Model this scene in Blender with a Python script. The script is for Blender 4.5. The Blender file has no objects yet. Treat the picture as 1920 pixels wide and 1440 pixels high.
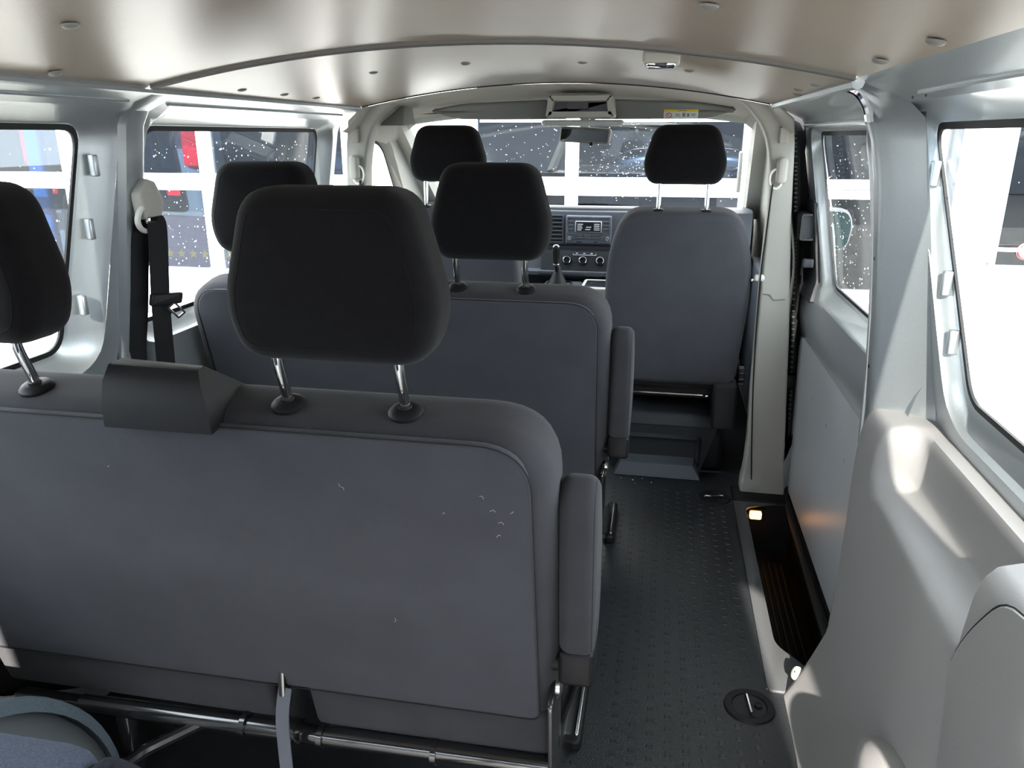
import bpy, bmesh, math, random
from mathutils import Vector, Matrix
from mathutils.geometry import delaunay_2d_cdt
random.seed(7)
S = bpy.context.scene
COL = S.collection
R = math.radians
sin, cos, pi = math.sin, math.cos, math.pi

# ------------------------------------------------------------------ camera
cam = bpy.data.cameras.new('camera')
cam.sensor_width = 36.0
cam.lens = 1443.0 / 1920.0 * 36.0
cam.clip_start = 0.02
cam_o = bpy.data.objects.new('camera', cam)
cam_o.location = (0.35, 0.0, 1.25)
cam_o.rotation_euler = (R(90 - 17.9), 0, R(10.8))
COL.objects.link(cam_o)
S.camera = cam_o

# ------------------------------------------------------------------ daylight
w = bpy.data.worlds.new('sky')
S.world = w
w.use_nodes = True
bg = w.node_tree.nodes['Background']
bg.inputs[0].default_value = (0.86, 0.93, 1.0, 1)
bg.inputs[1].default_value = 2.0
sun = bpy.data.lights.new('sun', 'SUN')
sun.energy = 6.0
sun.angle = R(0.6)
sun.color = (1.0, 0.95, 0.86)
sun_o = bpy.data.objects.new('sun', sun)
sun_o.rotation_euler = Vector((0.055, -1.85, 1.0)).to_track_quat('Z', 'Y').to_euler()
COL.objects.link(sun_o)
S.view_settings.view_transform = 'Standard'
S.view_settings.look = 'None'
S.view_settings.gamma = 1.0
S.view_settings.use_curve_mapping = False
S.view_settings.exposure = 2.35

# ------------------------------------------------------------------ materials
MATS = {}
def mat(name, col, rough=0.6, metal=0.0, spec=0.5, bump=None, sheen=0.0, coat=0.0, var=None, emit=None, trans=0.0):
    """bump=(scale,strength,detail); var=(scale, darker_factor)"""
    m = bpy.data.materials.new(name)
    m.use_nodes = True
    nt = m.node_tree
    b = nt.nodes['Principled BSDF']
    b.inputs['Base Color'].default_value = (*col, 1)
    b.inputs['Roughness'].default_value = rough
    b.inputs['Metallic'].default_value = metal
    b.inputs['Specular IOR Level'].default_value = spec
    b.inputs['Coat Weight'].default_value = coat
    b.inputs['Coat Roughness'].default_value = 0.08
    b.inputs['Sheen Weight'].default_value = sheen
    b.inputs['Transmission Weight'].default_value = trans
    tc = None
    if bump or var:
        tc = nt.nodes.new('ShaderNodeTexCoord')
    if bump:
        n = nt.nodes.new('ShaderNodeTexNoise')
        n.inputs['Scale'].default_value = bump[0]
        n.inputs['Detail'].default_value = bump[2] if len(bump) > 2 else 2
        nt.links.new(tc.outputs['Object'], n.inputs['Vector'])
        bp = nt.nodes.new('ShaderNodeBump')
        bp.inputs['Strength'].default_value = bump[1]
        bp.inputs['Distance'].default_value = 0.002
        nt.links.new(n.outputs['Fac'], bp.inputs['Height'])
        nt.links.new(bp.outputs['Normal'], b.inputs['Normal'])
    if var:
        n2 = nt.nodes.new('ShaderNodeTexNoise')
        n2.inputs['Scale'].default_value = var[0]
        n2.inputs['Detail'].default_value = 3
        nt.links.new(tc.outputs['Object'], n2.inputs['Vector'])
        r = nt.nodes.new('ShaderNodeValToRGB')
        r.color_ramp.elements[0].position = 0.32
        r.color_ramp.elements[1].position = 0.68
        r.color_ramp.elements[0].color = (*[c * var[1] for c in col], 1)
        r.color_ramp.elements[1].color = (*[min(1, c * (2 - var[1])) for c in col], 1)
        nt.links.new(n2.outputs['Fac'], r.inputs['Fac'])
        nt.links.new(r.outputs['Color'], b.inputs['Base Color'])
    if emit:
        b.inputs['Emission Color'].default_value = (*emit[0], 1)
        b.inputs['Emission Strength'].default_value = emit[1]
    MATS[name] = m
    return m

def glass(name, tint, refl=0.9, ior=1.45, rough=0.0):
    m = bpy.data.materials.new(name)
    m.use_nodes = True
    nt = m.node_tree
    nt.nodes.clear()
    o = nt.nodes.new('ShaderNodeOutputMaterial')
    t = nt.nodes.new('ShaderNodeBsdfTransparent'); t.inputs[0].default_value = (*tint, 1)
    g = nt.nodes.new('ShaderNodeBsdfGlossy'); g.inputs['Roughness'].default_value = rough
    g.inputs[0].default_value = (refl, refl, refl, 1)
    lw = nt.nodes.new('ShaderNodeLayerWeight'); lw.inputs[0].default_value = 0.5
    pw = nt.nodes.new('ShaderNodeMath'); pw.operation = 'POWER'; pw.inputs[1].default_value = 5.0
    f0 = ((ior - 1) / (ior + 1)) ** 2 * 2
    f = nt.nodes.new('ShaderNodeMath'); f.operation = 'MULTIPLY_ADD'; f.inputs[1].default_value = 1 - f0; f.inputs[2].default_value = f0
    nt.links.new(lw.outputs['Facing'], pw.inputs[0]); nt.links.new(pw.outputs[0], f.inputs[0])
    mx = nt.nodes.new('ShaderNodeMixShader')
    nt.links.new(f.outputs[0], mx.inputs[0]); nt.links.new(t.outputs[0], mx.inputs[1]); nt.links.new(g.outputs[0], mx.inputs[2])
    nt.links.new(mx.outputs[0], o.inputs[0])
    MATS[name] = m
    return m

mat('fabric_black', (0.0060, 0.0056, 0.0068), 0.95, spec=0.10, bump=(900, 0.35), sheen=0.07, var=(60, 0.88))
mat('fabric_rear', (0.053, 0.054, 0.063), 0.93, spec=0.22, bump=(700, 0.45, 3), sheen=0.05, var=(9, 0.93))
mat('fabric_side', (0.035, 0.0345, 0.039), 0.93, spec=0.22, bump=(800, 0.4, 3), sheen=0.06, var=(14, 0.92))
mat('fabric_blue', (0.085, 0.105, 0.15), 0.9, spec=0.2, bump=(900, 0.5, 2), var=(400, 0.82))
mat('fabric_navy', (0.022, 0.025, 0.036), 0.92, spec=0.2, bump=(900, 0.5, 2))
mat('seam_thread', (0.006, 0.006, 0.007), 0.9)
mat('plastic_black', (0.0085, 0.0083, 0.0098), 0.5, spec=0.18, bump=(600, 0.12))
mat('plastic_dark', (0.024, 0.026, 0.030), 0.5, spec=0.30, bump=(500, 0.18))
mat('plastic_dash', (0.055, 0.060, 0.072), 0.5, spec=0.4, bump=(500, 0.1))
mat('rubber_black', (0.008, 0.008, 0.009), 0.6, spec=0.35)
mat('rubber_grey', (0.075, 0.078, 0.08), 0.6)
mat('floor_rubber', (0.0105, 0.012, 0.014), 0.47, spec=0.5, bump=(230, 0.75, 3), var=(4, 0.85))
mat('stud_rubber', (0.0075, 0.0083, 0.0098), 0.42, spec=0.5)
mat('black_gloss', (0.010, 0.010, 0.011), 0.16, spec=0.7, coat=0.5)
mat('chrome', (0.62, 0.63, 0.64), 0.07, metal=1.0)
mat('steel', (0.55, 0.56, 0.58), 0.28, metal=1.0)
mat('silver_paint', (0.43, 0.462, 0.48), 0.36, metal=0.66, spec=0.5, coat=0.30, bump=(700, 0.04), var=(900, 0.90))
mat('ceiling_vinyl', (0.275, 0.228, 0.178), 0.34, spec=0.32, bump=(500, 0.10, 3), var=(2.2, 0.95))  # warm tint in the base colour stands in for sunlit ground bounce
mat('ceiling_clip', (0.20, 0.195, 0.185), 0.5)
mat('joint_strip', (0.16, 0.155, 0.150), 0.5)
mat('trim_grey', (0.275, 0.265, 0.262), 0.55, spec=0.4, bump=(420, 0.18, 3))
mat('trim_light', (0.40, 0.39, 0.355), 0.55, spec=0.35, bump=(420, 0.1, 3))
mat('headliner', (0.50, 0.48, 0.435), 0.95, spec=0.1, bump=(900, 0.3))
mat('visor_grey', (0.255, 0.255, 0.245), 0.9, spec=0.15, bump=(700, 0.15))
mat('door_board', (0.40, 0.405, 0.42), 0.36, spec=0.5, bump=(500, 0.06), var=(3, 0.95))
mat('sill_metal', (0.075, 0.077, 0.08), 0.40, metal=0.3, spec=0.5, bump=(320, 0.25, 3))
mat('belt_web', (0.008, 0.008, 0.009), 0.75, spec=0.3, bump=(600, 0.3))
mat('strap_grey', (0.10, 0.105, 0.125), 0.7, bump=(900, 0.5))
mat('sealant', (0.16, 0.20, 0.23), 0.45, bump=(120, 0.9, 4))
mat('bulb_amber', (1.0, 0.50, 0.12), 0.3, emit=((1.0, 0.42, 0.10), 1.6))
mat('red_mark', (0.55, 0.02, 0.03), 0.4)
mat('yellow_label', (0.80, 0.62, 0.04), 0.6)
mat('white_label', (0.78, 0.78, 0.74), 0.6)
mat('white_plastic', (0.62, 0.60, 0.55), 0.5)
mat('display', (0.012, 0.014, 0.018), 0.2)
mat('lcd_text', (0.55, 0.58, 0.62), 0.5)
mat('radio_face', (0.075, 0.082, 0.100), 0.42, spec=0.45)
mat('lens_white', (0.62, 0.62, 0.58), 0.25, spec=0.5)
mat('mirror_glass', (0.80, 0.86, 0.86), 0.02, metal=1.0)
mat('teal_reflection', (0.10, 0.15, 0.155), 0.03, metal=1.0)  # dark teal colour imitates the surroundings reflected in the door mirror
mat('dust_lint', (0.50, 0.50, 0.50), 0.9)
glass('window_glass', (0.90, 0.935, 0.93), 0.9, 1.40)
glass('shop_glass', (0.50, 0.56, 0.64), 1.0, 1.46)
mat('water_drop', (0.95, 0.97, 1.0), 0.05, spec=0.9, trans=0.35)  # white base colour stands in for bright sky refracted by the drops
# outside
mat('facade_white', (0.78, 0.785, 0.78), 0.75, bump=(40, 0.1), var=(1.2, 0.97))
mat('frame_white', (0.82, 0.82, 0.82), 0.45)
mat('grey_metal', (0.05, 0.055, 0.065), 0.5)
mat('paver', (0.36, 0.345, 0.32), 0.85, bump=(60, 0.5, 4), var=(14, 0.8))
mat('ground_stone', (0.20, 0.19, 0.175), 0.9, bump=(18, 0.6, 4), var=(5, 0.8))
mat('yard_building', (0.20, 0.215, 0.24), 0.8)
mat('hall_dark', (0.11, 0.115, 0.125), 0.8)
mat('hall_purple', (0.12, 0.085, 0.12), 0.7)
mat('blue_panel', (0.030, 0.22, 0.52), 0.5)
mat('car_grey', (0.060, 0.070, 0.085), 0.25, metal=0.4, coat=0.6)
mat('car_white', (0.42, 0.42, 0.40), 0.3, coat=0.5)
mat('car_glass', (0.012, 0.016, 0.020), 0.05, spec=0.8)
mat('tail_red', (0.85, 0.02, 0.035), 0.25, emit=((0.9, 0.02, 0.03), 0.55))
mat('gold_star', (0.45, 0.27, 0.04), 0.6)
mat('lamp_tube', (1, 1, 1), 0.5, emit=((1.0, 0.93, 0.80), 6.0))
mat('sign_red', (0.65, 0.03, 0.04), 0.5)
mat('sign_blue', (0.05, 0.20, 0.55), 0.5)

# ------------------------------------------------------------------ mesh builder
def V(*a): return Vector(a)

def catmull(pts, n=6):
    pts = [Vector(p) for p in pts]
    if len(pts) < 3: return pts
    P = [pts[0] * 2 - pts[1]] + pts + [pts[-1] * 2 - pts[-2]]
    out = []
    for i in range(1, len(P) - 2):
        a, b, c, d = P[i - 1], P[i], P[i + 1], P[i + 2]
        for k in range(n):
            t = k / n
            out.append(0.5 * ((2 * b) + (c - a) * t + (2 * a - 5 * b + 4 * c - d) * t * t + (3 * b - a - 3 * c + d) * t ** 3))
    out.append(pts[-1])
    return out

def rnd(pts, rad, n=5):
    """round the corners of a 2-D polygon; rad one value or one per corner"""
    N = len(pts)
    if not isinstance(rad, (list, tuple)): rad = [rad] * N
    out = []
    for i in range(N):
        p = Vector(pts[i]); a = Vector(pts[i - 1]); b = Vector(pts[(i + 1) % N])
        da = a - p; db = b - p
        la, lb = da.length, db.length
        r = min(rad[i], la * 0.49, lb * 0.49)
        if r <= 1e-6:
            out += [p.copy()] * 1
            continue
        s = p + da / la * r; e = p + db / lb * r
        for k in range(n + 1):
            t = k / n
            out.append(s * (1 - t) ** 2 + p * 2 * t * (1 - t) + e * t * t)
    return out

def inset(poly, d):
    """move a CCW polygon inwards by d"""
    N = len(poly); out = []
    for i in range(N):
        a, p, b = poly[i - 1], poly[i], poly[(i + 1) % N]
        e1 = (p - a); e2 = (b - p)
        if e1.length < 1e-9: e1 = e2
        if e2.length < 1e-9: e2 = e1
        e1 = e1.normalized(); e2 = e2.normalized()
        n1 = Vector((-e1.y, e1.x)); n2 = Vector((-e2.y, e2.x))
        m = n1 + n2
        if m.length < 1e-6: m = n1
        m.normalize()
        c = max(0.45, m.dot(n1))
        out.append(p + m * (d / c))
    return out

def area2(poly):
    return 0.5 * sum(poly[i - 1].x * poly[i].y - poly[i].x * poly[i - 1].y for i in range(len(poly)))

def ccw(poly):
    poly = [Vector(p) for p in poly]
    return poly if area2(poly) > 0 else poly[::-1]

class MB:
    def __init__(s): s.v = []; s.f = []
    def add(s, vs, fs):
        o = len(s.v); s.v += [Vector(p) for p in vs]; s.f += [[i + o for i in f] for f in fs]; return s
    def box(s, x0, x1, y0, y1, z0, z1):
        return s.add([(x0, y0, z0), (x1, y0, z0), (x1, y1, z0), (x0, y1, z0), (x0, y0, z1), (x1, y0, z1), (x1, y1, z1), (x0, y1, z1)],
                     [(0, 3, 2, 1), (4, 5, 6, 7), (0, 1, 5, 4), (1, 2, 6, 5), (2, 3, 7, 6), (3, 0, 4, 7)])
    def hexa(s, p):
        return s.add(p, [(0, 3, 2, 1), (4, 5, 6, 7), (0, 1, 5, 4), (1, 2, 6, 5), (2, 3, 7, 6), (3, 0, 4, 7)])
    def tube(s, pts, r, n=10, smooth=0, flat=None, caps=True):
        if smooth: pts = catmull(pts, smooth)
        pts = [Vector(p) for p in pts]
        rs = r if isinstance(r, (list, tuple)) else [r] * len(pts)
        if len(rs) != len(pts): rs = [rs[0] + (rs[-1] - rs[0]) * i / (len(pts) - 1) for i in range(len(pts))]
        vs = []; fs = []
        t0 = (pts[1] - pts[0]).normalized()
        ref = V(0, 0, 1) if abs(t0.z) < 0.9 else V(1, 0, 0)
        u = t0.cross(ref).normalized()
        for i, p in enumerate(pts):
            t = (pts[min(i + 1, len(pts) - 1)] - pts[max(i - 1, 0)]).normalized()
            u = (u - t * u.dot(t)).normalized(); q = t.cross(u)
            for k in range(n):
                a = 2 * pi * k / n
                vs.append(p + u * cos(a) * rs[i] + q * sin(a) * rs[i])
        for i in range(len(pts) - 1):
            for k in range(n):
                fs.append((i * n + k, i * n + (k + 1) % n, (i + 1) * n + (k + 1) % n, (i + 1) * n + k))
        if caps:
            fs.append(tuple(range(n))[::-1]); fs.append(tuple((len(pts) - 1) * n + k for k in range(n)))
        return s.add(vs, fs)
    def ribbon(s, pts, wid, across, th=0.0016, smooth=0):
        """flat strap: pts centre line, across = direction of its width (or one per point)"""
        if smooth: pts = catmull(pts, smooth)
        pts = [Vector(p) for p in pts]; vs = []; fs = []
        for i, p in enumerate(pts):
            t = (pts[min(i + 1, len(pts) - 1)] - pts[max(i - 1, 0)]).normalized()
            a = Vector(across); a = (a - t * a.dot(t)).normalized(); n = t.cross(a)
            h = wid / 2
            vs += [p - a * h - n * th, p + a * h - n * th, p + a * h + n * th, p - a * h + n * th]
        for i in range(len(pts) - 1):
            for k in range(4):
                fs.append((i * 4 + k, i * 4 + (k + 1) % 4, (i + 1) * 4 + (k + 1) % 4, (i + 1) * 4 + k))
        fs.append((3, 2, 1, 0)); e = (len(pts) - 1) * 4; fs.append((e, e + 1, e + 2, e + 3))
        return s.add(vs, fs)
    def lathe(s, c, axis, prof, n=24):
        """prof: list of (radius, height along axis)"""
        ax = Vector(axis).normalized()
        u = ax.cross(V(0, 0, 1) if abs(ax.z) < 0.9 else V(1, 0, 0)).normalized(); q = ax.cross(u)
        c = Vector(c); vs = []; fs = []
        for (r, h) in prof:
            for k in range(n):
                a = 2 * pi * k / n
                vs.append(c + ax * h + (u * cos(a) + q * sin(a)) * max(r, 1e-5))
        for i in range(len(prof) - 1):
            for k in range(n):
                fs.append((i * n + k, i * n + (k + 1) % n, (i + 1) * n + (k + 1) % n, (i + 1) * n + k))
        fs.append(tuple(range(n))[::-1]); fs.append(tuple((len(prof) - 1) * n + k for k in range(n)))
        return s.add(vs, fs)
    def slab(s, outline, O, U, Vv, N, t, r=0.0, k=4, b0=0.0, b1=0.0, rings=4):
        """padded slab: 2-D outline in the U/V plane through O, thickness t along N centred on O, edges rounded by r, faces bulging b0 (-N) and b1 (+N)"""
        O, U, Vv, N = Vector(O), Vector(U), Vector(Vv), Vector(N)
        ol = ccw(outline)
        lv = []
        r = min(r, t / 2 * 0.999)
        if r > 0:
            for i in range(k + 1):
                a = pi / 2 * i / k
                lv.append((r * (1 - sin(a)), -t / 2 + r * (1 - cos(a))))
            for i in range(k, -1, -1):
                a = pi / 2 * i / k
                lv.append((r * (1 - sin(a)), t / 2 - r * (1 - cos(a))))
        else:
            lv = [(0, -t / 2), (0, t / 2)]
        n = len(ol); L = []
        ctr = sum(ol, Vector((0, 0))) / n
        i0 = inset(ol, lv[0][0])
        for j in range(rings - 1, 0, -1):
            f = j / rings
            f2 = 1 - (1 - f) * 1.0
            L.append(([ctr + (p - ctr) * (1 - f2) for p in i0], -t / 2 - b0 * (1 - (1 - f2) ** 2)))
        L = L[:]
        for d, h in lv: L.append((inset(ol, d) if d > 0 else ol, h))
        i1 = inset(ol, lv[-1][0])
        for j in range(1, rings):
            f = j / rings
            L.append(([ctr + (p - ctr) * (1 - f) for p in i1], t / 2 + b1 * (1 - (1 - f) ** 2)))
        vs = []; fs = []
        for poly, h in L:
            vs += [O + U * p.x + Vv * p.y + N * h for p in poly]
        flip = U.cross(Vv).dot(N) < 0
        for i in range(len(L) - 1):
            for q in range(n):
                f = (i * n + q, i * n + (q + 1) % n, (i + 1) * n + (q + 1) % n, (i + 1) * n + q)
                fs.append(f[::-1] if flip else f)
        if rings > 1:
            c0 = len(vs); vs.append(O + U * ctr.x + Vv * ctr.y + N * (-t / 2 - b0))
            c1 = len(vs); vs.append(O + U * ctr.x + Vv * ctr.y + N * (t / 2 + b1))
            e = (len(L) - 1) * n
            for q in range(n):
                f = (c0, (q + 1) % n, q); fs.append(f[::-1] if flip else f)
                f = (c1, e + q, e + (q + 1) % n); fs.append(f[::-1] if flip else f)
        else:
            e = (len(L) - 1) * n
            f = tuple(range(n))[::-1]; fs.append(f[::-1] if flip else f)
            f = tuple(e + q for q in range(n)); fs.append(f[::-1] if flip else f)
        return s.add(vs, fs)
    def rbox(s, x0, x1, y0, y1, z0, z1, r=0.005, axis='z'):
        c = ((x0 + x1) / 2, (y0 + y1) / 2, (z0 + z1) / 2); a, b, d = x1 - x0, y1 - y0, z1 - z0
        if axis == 'z': w_, h_, t, U, Vv, N = a, b, d, (1, 0, 0), (0, 1, 0), (0, 0, 1)
        elif axis == 'y': w_, h_, t, U, Vv, N = a, d, b, (1, 0, 0), (0, 0, 1), (0, -1, 0)
        else: w_, h_, t, U, Vv, N = b, d, a, (0, 1, 0), (0, 0, 1), (1, 0, 0)
        ol = rnd([(-w_ / 2, -h_ / 2), (w_ / 2, -h_ / 2), (w_ / 2, h_ / 2), (-w_ / 2, h_ / 2)], r * 1.6, 3)
        return s.slab(ol, c, U, Vv, N, t, r, 3, rings=1)
    def loft(s, loops, closed=True):
        n = len(loops[0]); vs = []; fs = []
        for l in loops: vs += [Vector(p) for p in l]
        for i in range(len(loops) - 1):
            for k in range(n if closed else n - 1):
                fs.append((i * n + k, i * n + (k + 1) % n, (i + 1) * n + (k + 1) % n, (i + 1) * n + k))
        return s.add(vs, fs)
    def sheet(s, outer, holes, step, fn):
        """2-D region with holes, gridded, mapped to 3-D by fn(a,b)"""
        def inside(p, poly):
            c = False; n = len(poly); j = n - 1
            for i in range(n):
                if (poly[i][1] > p[1]) != (poly[j][1] > p[1]) and p[0] < (poly[j][0] - poly[i][0]) * (p[1] - poly[i][1]) / (poly[j][1] - poly[i][1]) + poly[i][0]: c = not c
                j = i
            return c
        pts = []; ed = []
        for lp in [outer] + holes:
            o = len(pts); m = 0; q = []
            for i in range(len(lp)):
                a, b = Vector(lp[i]), Vector(lp[(i + 1) % len(lp)])
                k = max(1, int((b - a).length / step))
                for j in range(k): q.append(a + (b - a) * j / k)
            pts += q; ed += [(o + i, o + (i + 1) % len(q)) for i in range(len(q))]
        xs = [p[0] for p in outer]; ys = [p[1] for p in outer]
        na = int((max(xs) - min(xs)) / step); nb = int((max(ys) - min(ys)) / step)
        for i in range(1, na):
            for j in range(1, nb):
                p = Vector((min(xs) + (max(xs) - min(xs)) * i / na, min(ys) + (max(ys) - min(ys)) * j / nb))
                if inside(p, outer) and not any(inside(p, h) for h in holes): pts.append(p)
        r = delaunay_2d_cdt([Vector(p) for p in pts], ed, [], 0, 1e-6)
        vs, fs = r[0], r[2]
        keep = []
        for f in fs:
            c = sum((vs[i] for i in f), Vector((0, 0))) / len(f)
            if inside(c, outer) and not any(inside(c, h) for h in holes): keep.append(list(f))
        return s.add([fn(p.x, p.y) for p in vs], keep)
    def build(s, name, material, parent=None, angle=35, label=None, cat=None, group=None, kind=None, world=True, fix=False):
        me = bpy.data.meshes.new(name)
        ob = bpy.data.objects.new(name, me); COL.objects.link(ob)
        off = V(0, 0, 0)
        if parent is not None:
            ob.parent = parent
            if world:
                q = parent
                while q is not None: off += q.location; q = q.parent
        elif world:
            lo = [min(p[i] for p in s.v) for i in range(3)]; hi = [max(p[i] for p in s.v) for i in range(3)]
            off = V((lo[0] + hi[0]) / 2, (lo[1] + hi[1]) / 2, lo[2]); ob.location = off
        me.from_pydata([tuple(p - off) for p in s.v], [], s.f)
        if fix:
            bm = bmesh.new(); bm.from_mesh(me)
            bmesh.ops.remove_doubles(bm, verts=bm.verts, dist=1e-5)
            bmesh.ops.recalc_face_normals(bm, faces=bm.faces); bm.to_mesh(me); bm.free()
        me.materials.append(MATS[material])
        me.polygons.foreach_set('use_smooth', [True] * len(me.polygons))
        me.update()
        me.set_sharp_from_angle(angle=R(angle))
        if label or cat: tag(ob, label, cat, group)
        if kind: ob['kind'] = kind
        return ob

def tag(o, label=None, cat=None, group=None, kind=None):
    if label: o['label'] = label
    if cat: o['category'] = cat
    if group: o['group'] = group
    if kind: o['kind'] = kind
    return o

def thing(name, loc, label, cat, group=None, kind=None):
    o = bpy.data.objects.new(name, None)
    o.empty_display_size = 0.05
    o.location = loc; COL.objects.link(o)
    return tag(o, label, cat, group, kind)

def copy_tree(o, parent=None):
    c = o.copy(); COL.objects.link(c); c.parent = parent
    for ch in [x for x in o.children]: copy_tree(ch, c)
    return c

def smooth01(t): t = max(0, min(1, t)); return t * t * (3 - 2 * t)
X1, Y1, Z1 = V(1, 0, 0), V(0, 1, 0), V(0, 0, 1)

# ------------------------------------------------------------------ van body: profile
PROF = [(-0.05, .86), (0.0, .865), (.30, .885), (.60, .888), (.745, .884), (.79, .872), (.95, .845), (1.27, .792), (1.30, .775), (1.322, .73), (1.345, .662)]
def xw(z):
    for (a, xa), (b, xb) in zip(PROF, PROF[1:]):
        if z <= b: return xa + (xb - xa) * (z - a) / (b - a)
    return PROF[-1][1]
def zc(x): return 1.413 - .16 * x * x          # ceiling cross-section

# ------------------------------------------------------------------ floor
def rect(a0, a1, b0, b1): return [(a0, b0), (a1, b0), (a1, b1), (a0, b1)]
m = MB()
step_hole = [(.660, 1.600), (.86, 1.600), (.86, 2.66), (.660, 2.66)]
m.sheet([(-.885, -.4), (.885, -.4), (.885, 2.86), (-.885, 2.86)], [step_hole], .12, lambda a, b: V(a, b, 0))
floor = m.build('floor', 'floor_rubber', label='black ribbed rubber mat covering the van floor', cat='floor', kind='structure')
m = MB()
hs = .0068
for i in range(-2, 12):
    for j in range(0, 44):
        x = .235 + i * .0385; y = 1.02 + j * .0385 + (.019 if i % 2 else 0)
        if x > .64 or y > 2.66: continue
        if (x - .613) ** 2 + (y - 1.532) ** 2 < .068 ** 2 or (x - .596) ** 2 + (y - 2.62) ** 2 < .065 ** 2: continue
        if x < .30 and 1.30 < y < 1.56: continue
        m.add([(x - hs, y - hs, 0), (x + hs, y - hs, 0), (x + hs, y + hs, 0), (x - hs, y + hs, 0),
               (x - hs * .75, y - hs * .75, .0013), (x + hs * .75, y - hs * .75, .0013), (x + hs * .75, y + hs * .75, .0013), (x - hs * .75, y + hs * .75, .0013)],
              [(4, 5, 6, 7), (0, 1, 5, 4), (1, 2, 6, 5), (2, 3, 7, 6), (3, 0, 4, 7)])
m.build('stud', 'stud_rubber', floor, label='rows of small square studs on the rubber mat', kind='stuff')
m = MB()
m.box(-.885, .885, 2.86, 4.1, -.03, -.004)
m.build('cab_carpet', 'plastic_black', floor)
m = MB()                                       # mat edge strip in front of the seat pedestal
m.add([(-.8, 2.845, 0), (.72, 2.845, 0), (.72, 2.875, 0), (-.8, 2.875, 0), (-.8, 2.85, .006), (.72, 2.85, .006), (.72, 2.872, .006), (-.8, 2.872, .006)],
      [(4, 5, 6, 7), (0, 1, 5, 4), (1, 2, 6, 5), (2, 3, 7, 6), (3, 0, 4, 7)])
m.build('edge_strip', 'rubber_black', floor)
m = MB()
for (px, py, pr_) in [(.30, 2.72, .004), (.255, 2.73, .0025), (.335, 2.74, .003), (.37, 2.71, .0025), (.31, 2.69, .002), (.28, 2.76, .002)]:
    m.lathe((px, py, 0), Z1, [(pr_, 0), (pr_ * .8, .001)], 6)
m.build('dust_specks', 'dust_lint', floor, kind='stuff')

# step well beside the sliding door
st = thing('trim_1', (.76, 2.1, -.2), 'dark entry step recessed beside the sliding door', 'step', kind='structure')
m = MB()
m.add([(.700, 1.60, 0), (.700, 2.60, 0), (.715, 2.58, -.18), (.715, 1.75, -.18), (.86, 1.60, -.18), (.86, 2.58, -.18)], [(0, 1, 2, 3), (3, 2, 5, 4)])
m.add([(.700, 2.60, 0), (.88, 2.60, 0), (.88, 2.58, -.18), (.715, 2.58, -.18)], [(0, 1, 2, 3)])
m.add([(.86, 1.55, -.18), (.86, 2.7, -.18), (.875, 2.7, .01), (.875, 1.55, .01)], [(0, 1, 2, 3)])
m.add([(.700, 1.76, 0), (.82, 1.66, 0), (.86, 1.62, -.18), (.715, 1.75, -.18)], [(0, 1, 2, 3)])
m.build('well', 'plastic_black', st, fix=True)
for i, x in enumerate([.728, .748, .768, .788, .808, .828]):
    m = MB(); m.rbox(x - .0045, x + .0045, 1.70, 2.50, -.182, -.172, .003)
    m.build('rib', 'plastic_dark', st)
m = MB()                                       # frame around the step
fr_o = rnd([(.660, 1.592), (.80, 1.592), (.80, 1.64), (.745, 1.72), (.700, 1.775), (.700, 2.56), (.80, 2.60), (.88, 2.60), (.88, 2.69), (.660, 2.69)],
           [.015, 0, 0, .0, .03, .03, .01, 0, 0, .02], 4)
m.slab(fr_o, (0, 0, .002), X1, Y1, Z1, .008, .002, 2, rings=1)
m.build('step_frame', 'sill_metal', st)
m = MB()
m.rbox(.66, .88, 2.60, 2.72, -.004, .012, .004)
m.build('front_sill', 'plastic_black', st)
lt = thing('step_light', (.735, 2.578, -.055), 'small glowing amber step light in the sliding door step', 'lamp')
m = MB(); m.rbox(.718, .758, 2.562, 2.583, -.044, -.016, .004, 'y'); m.build('lens', 'bulb_amber', lt)
m = MB(); m.rbox(.712, .764, 2.576, 2.586, -.050, -.010, .003, 'y'); m.build('housing', 'plastic_black', lt)
pl = bpy.data.lights.new('step_bulb', 'POINT'); pl.energy = 0.002; pl.color = (1.0, .45, .12); pl.shadow_soft_size = .012
po = bpy.data.objects.new('bulb', pl); po.parent = lt; po.location = (.003, -.035, .022); COL.objects.link(po)

# lashing rings in the floor
def lashing(name, x, y, ang, label):
    t = thing(name, (x, y, 0), label, 'tie-down ring', 'lashing rings in the floor')
    m = MB(); m.lathe((0, 0, 0), Z1, [(.058, 0), (.056, .0045), (.050, .006), (.040, .005), (.038, -.0), (.036, -.002)], 32); m.build('bezel', 'plastic_black', t, world=False)
    m = MB(); m.lathe((0, 0, 0), Z1, [(.038, .0025), (.02, .0008), (.001, .0006)], 28); m.build('cup', 'rubber_black', t, world=False)
    d = V(cos(ang), sin(ang), 0)
    m = MB(); m.tube([-d * .034 + V(0, 0, .003), -d * .03 + V(0, 0, .008), d * .03 + V(0, 0, .008), d * .034 + V(0, 0, .003)], .0042, 8)
    m.build('ring_bar', 'black_gloss', t, world=False)
    e = V(-d.y, d.x, 0) * -.02
    m = MB(); m.lathe(e, Z1, [(.009, .001), (.009, .007), (.006, .009)], 14); m.build('stud', 'plastic_black', t, world=False)
lashing('lashing_ring', .613, 1.532, R(95), 'round black lashing ring in the floor beside the light grey side panel')
lashing('lashing_ring', .596, 2.620, R(5), 'round black lashing ring in the floor near the passenger seat pedestal')

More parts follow.
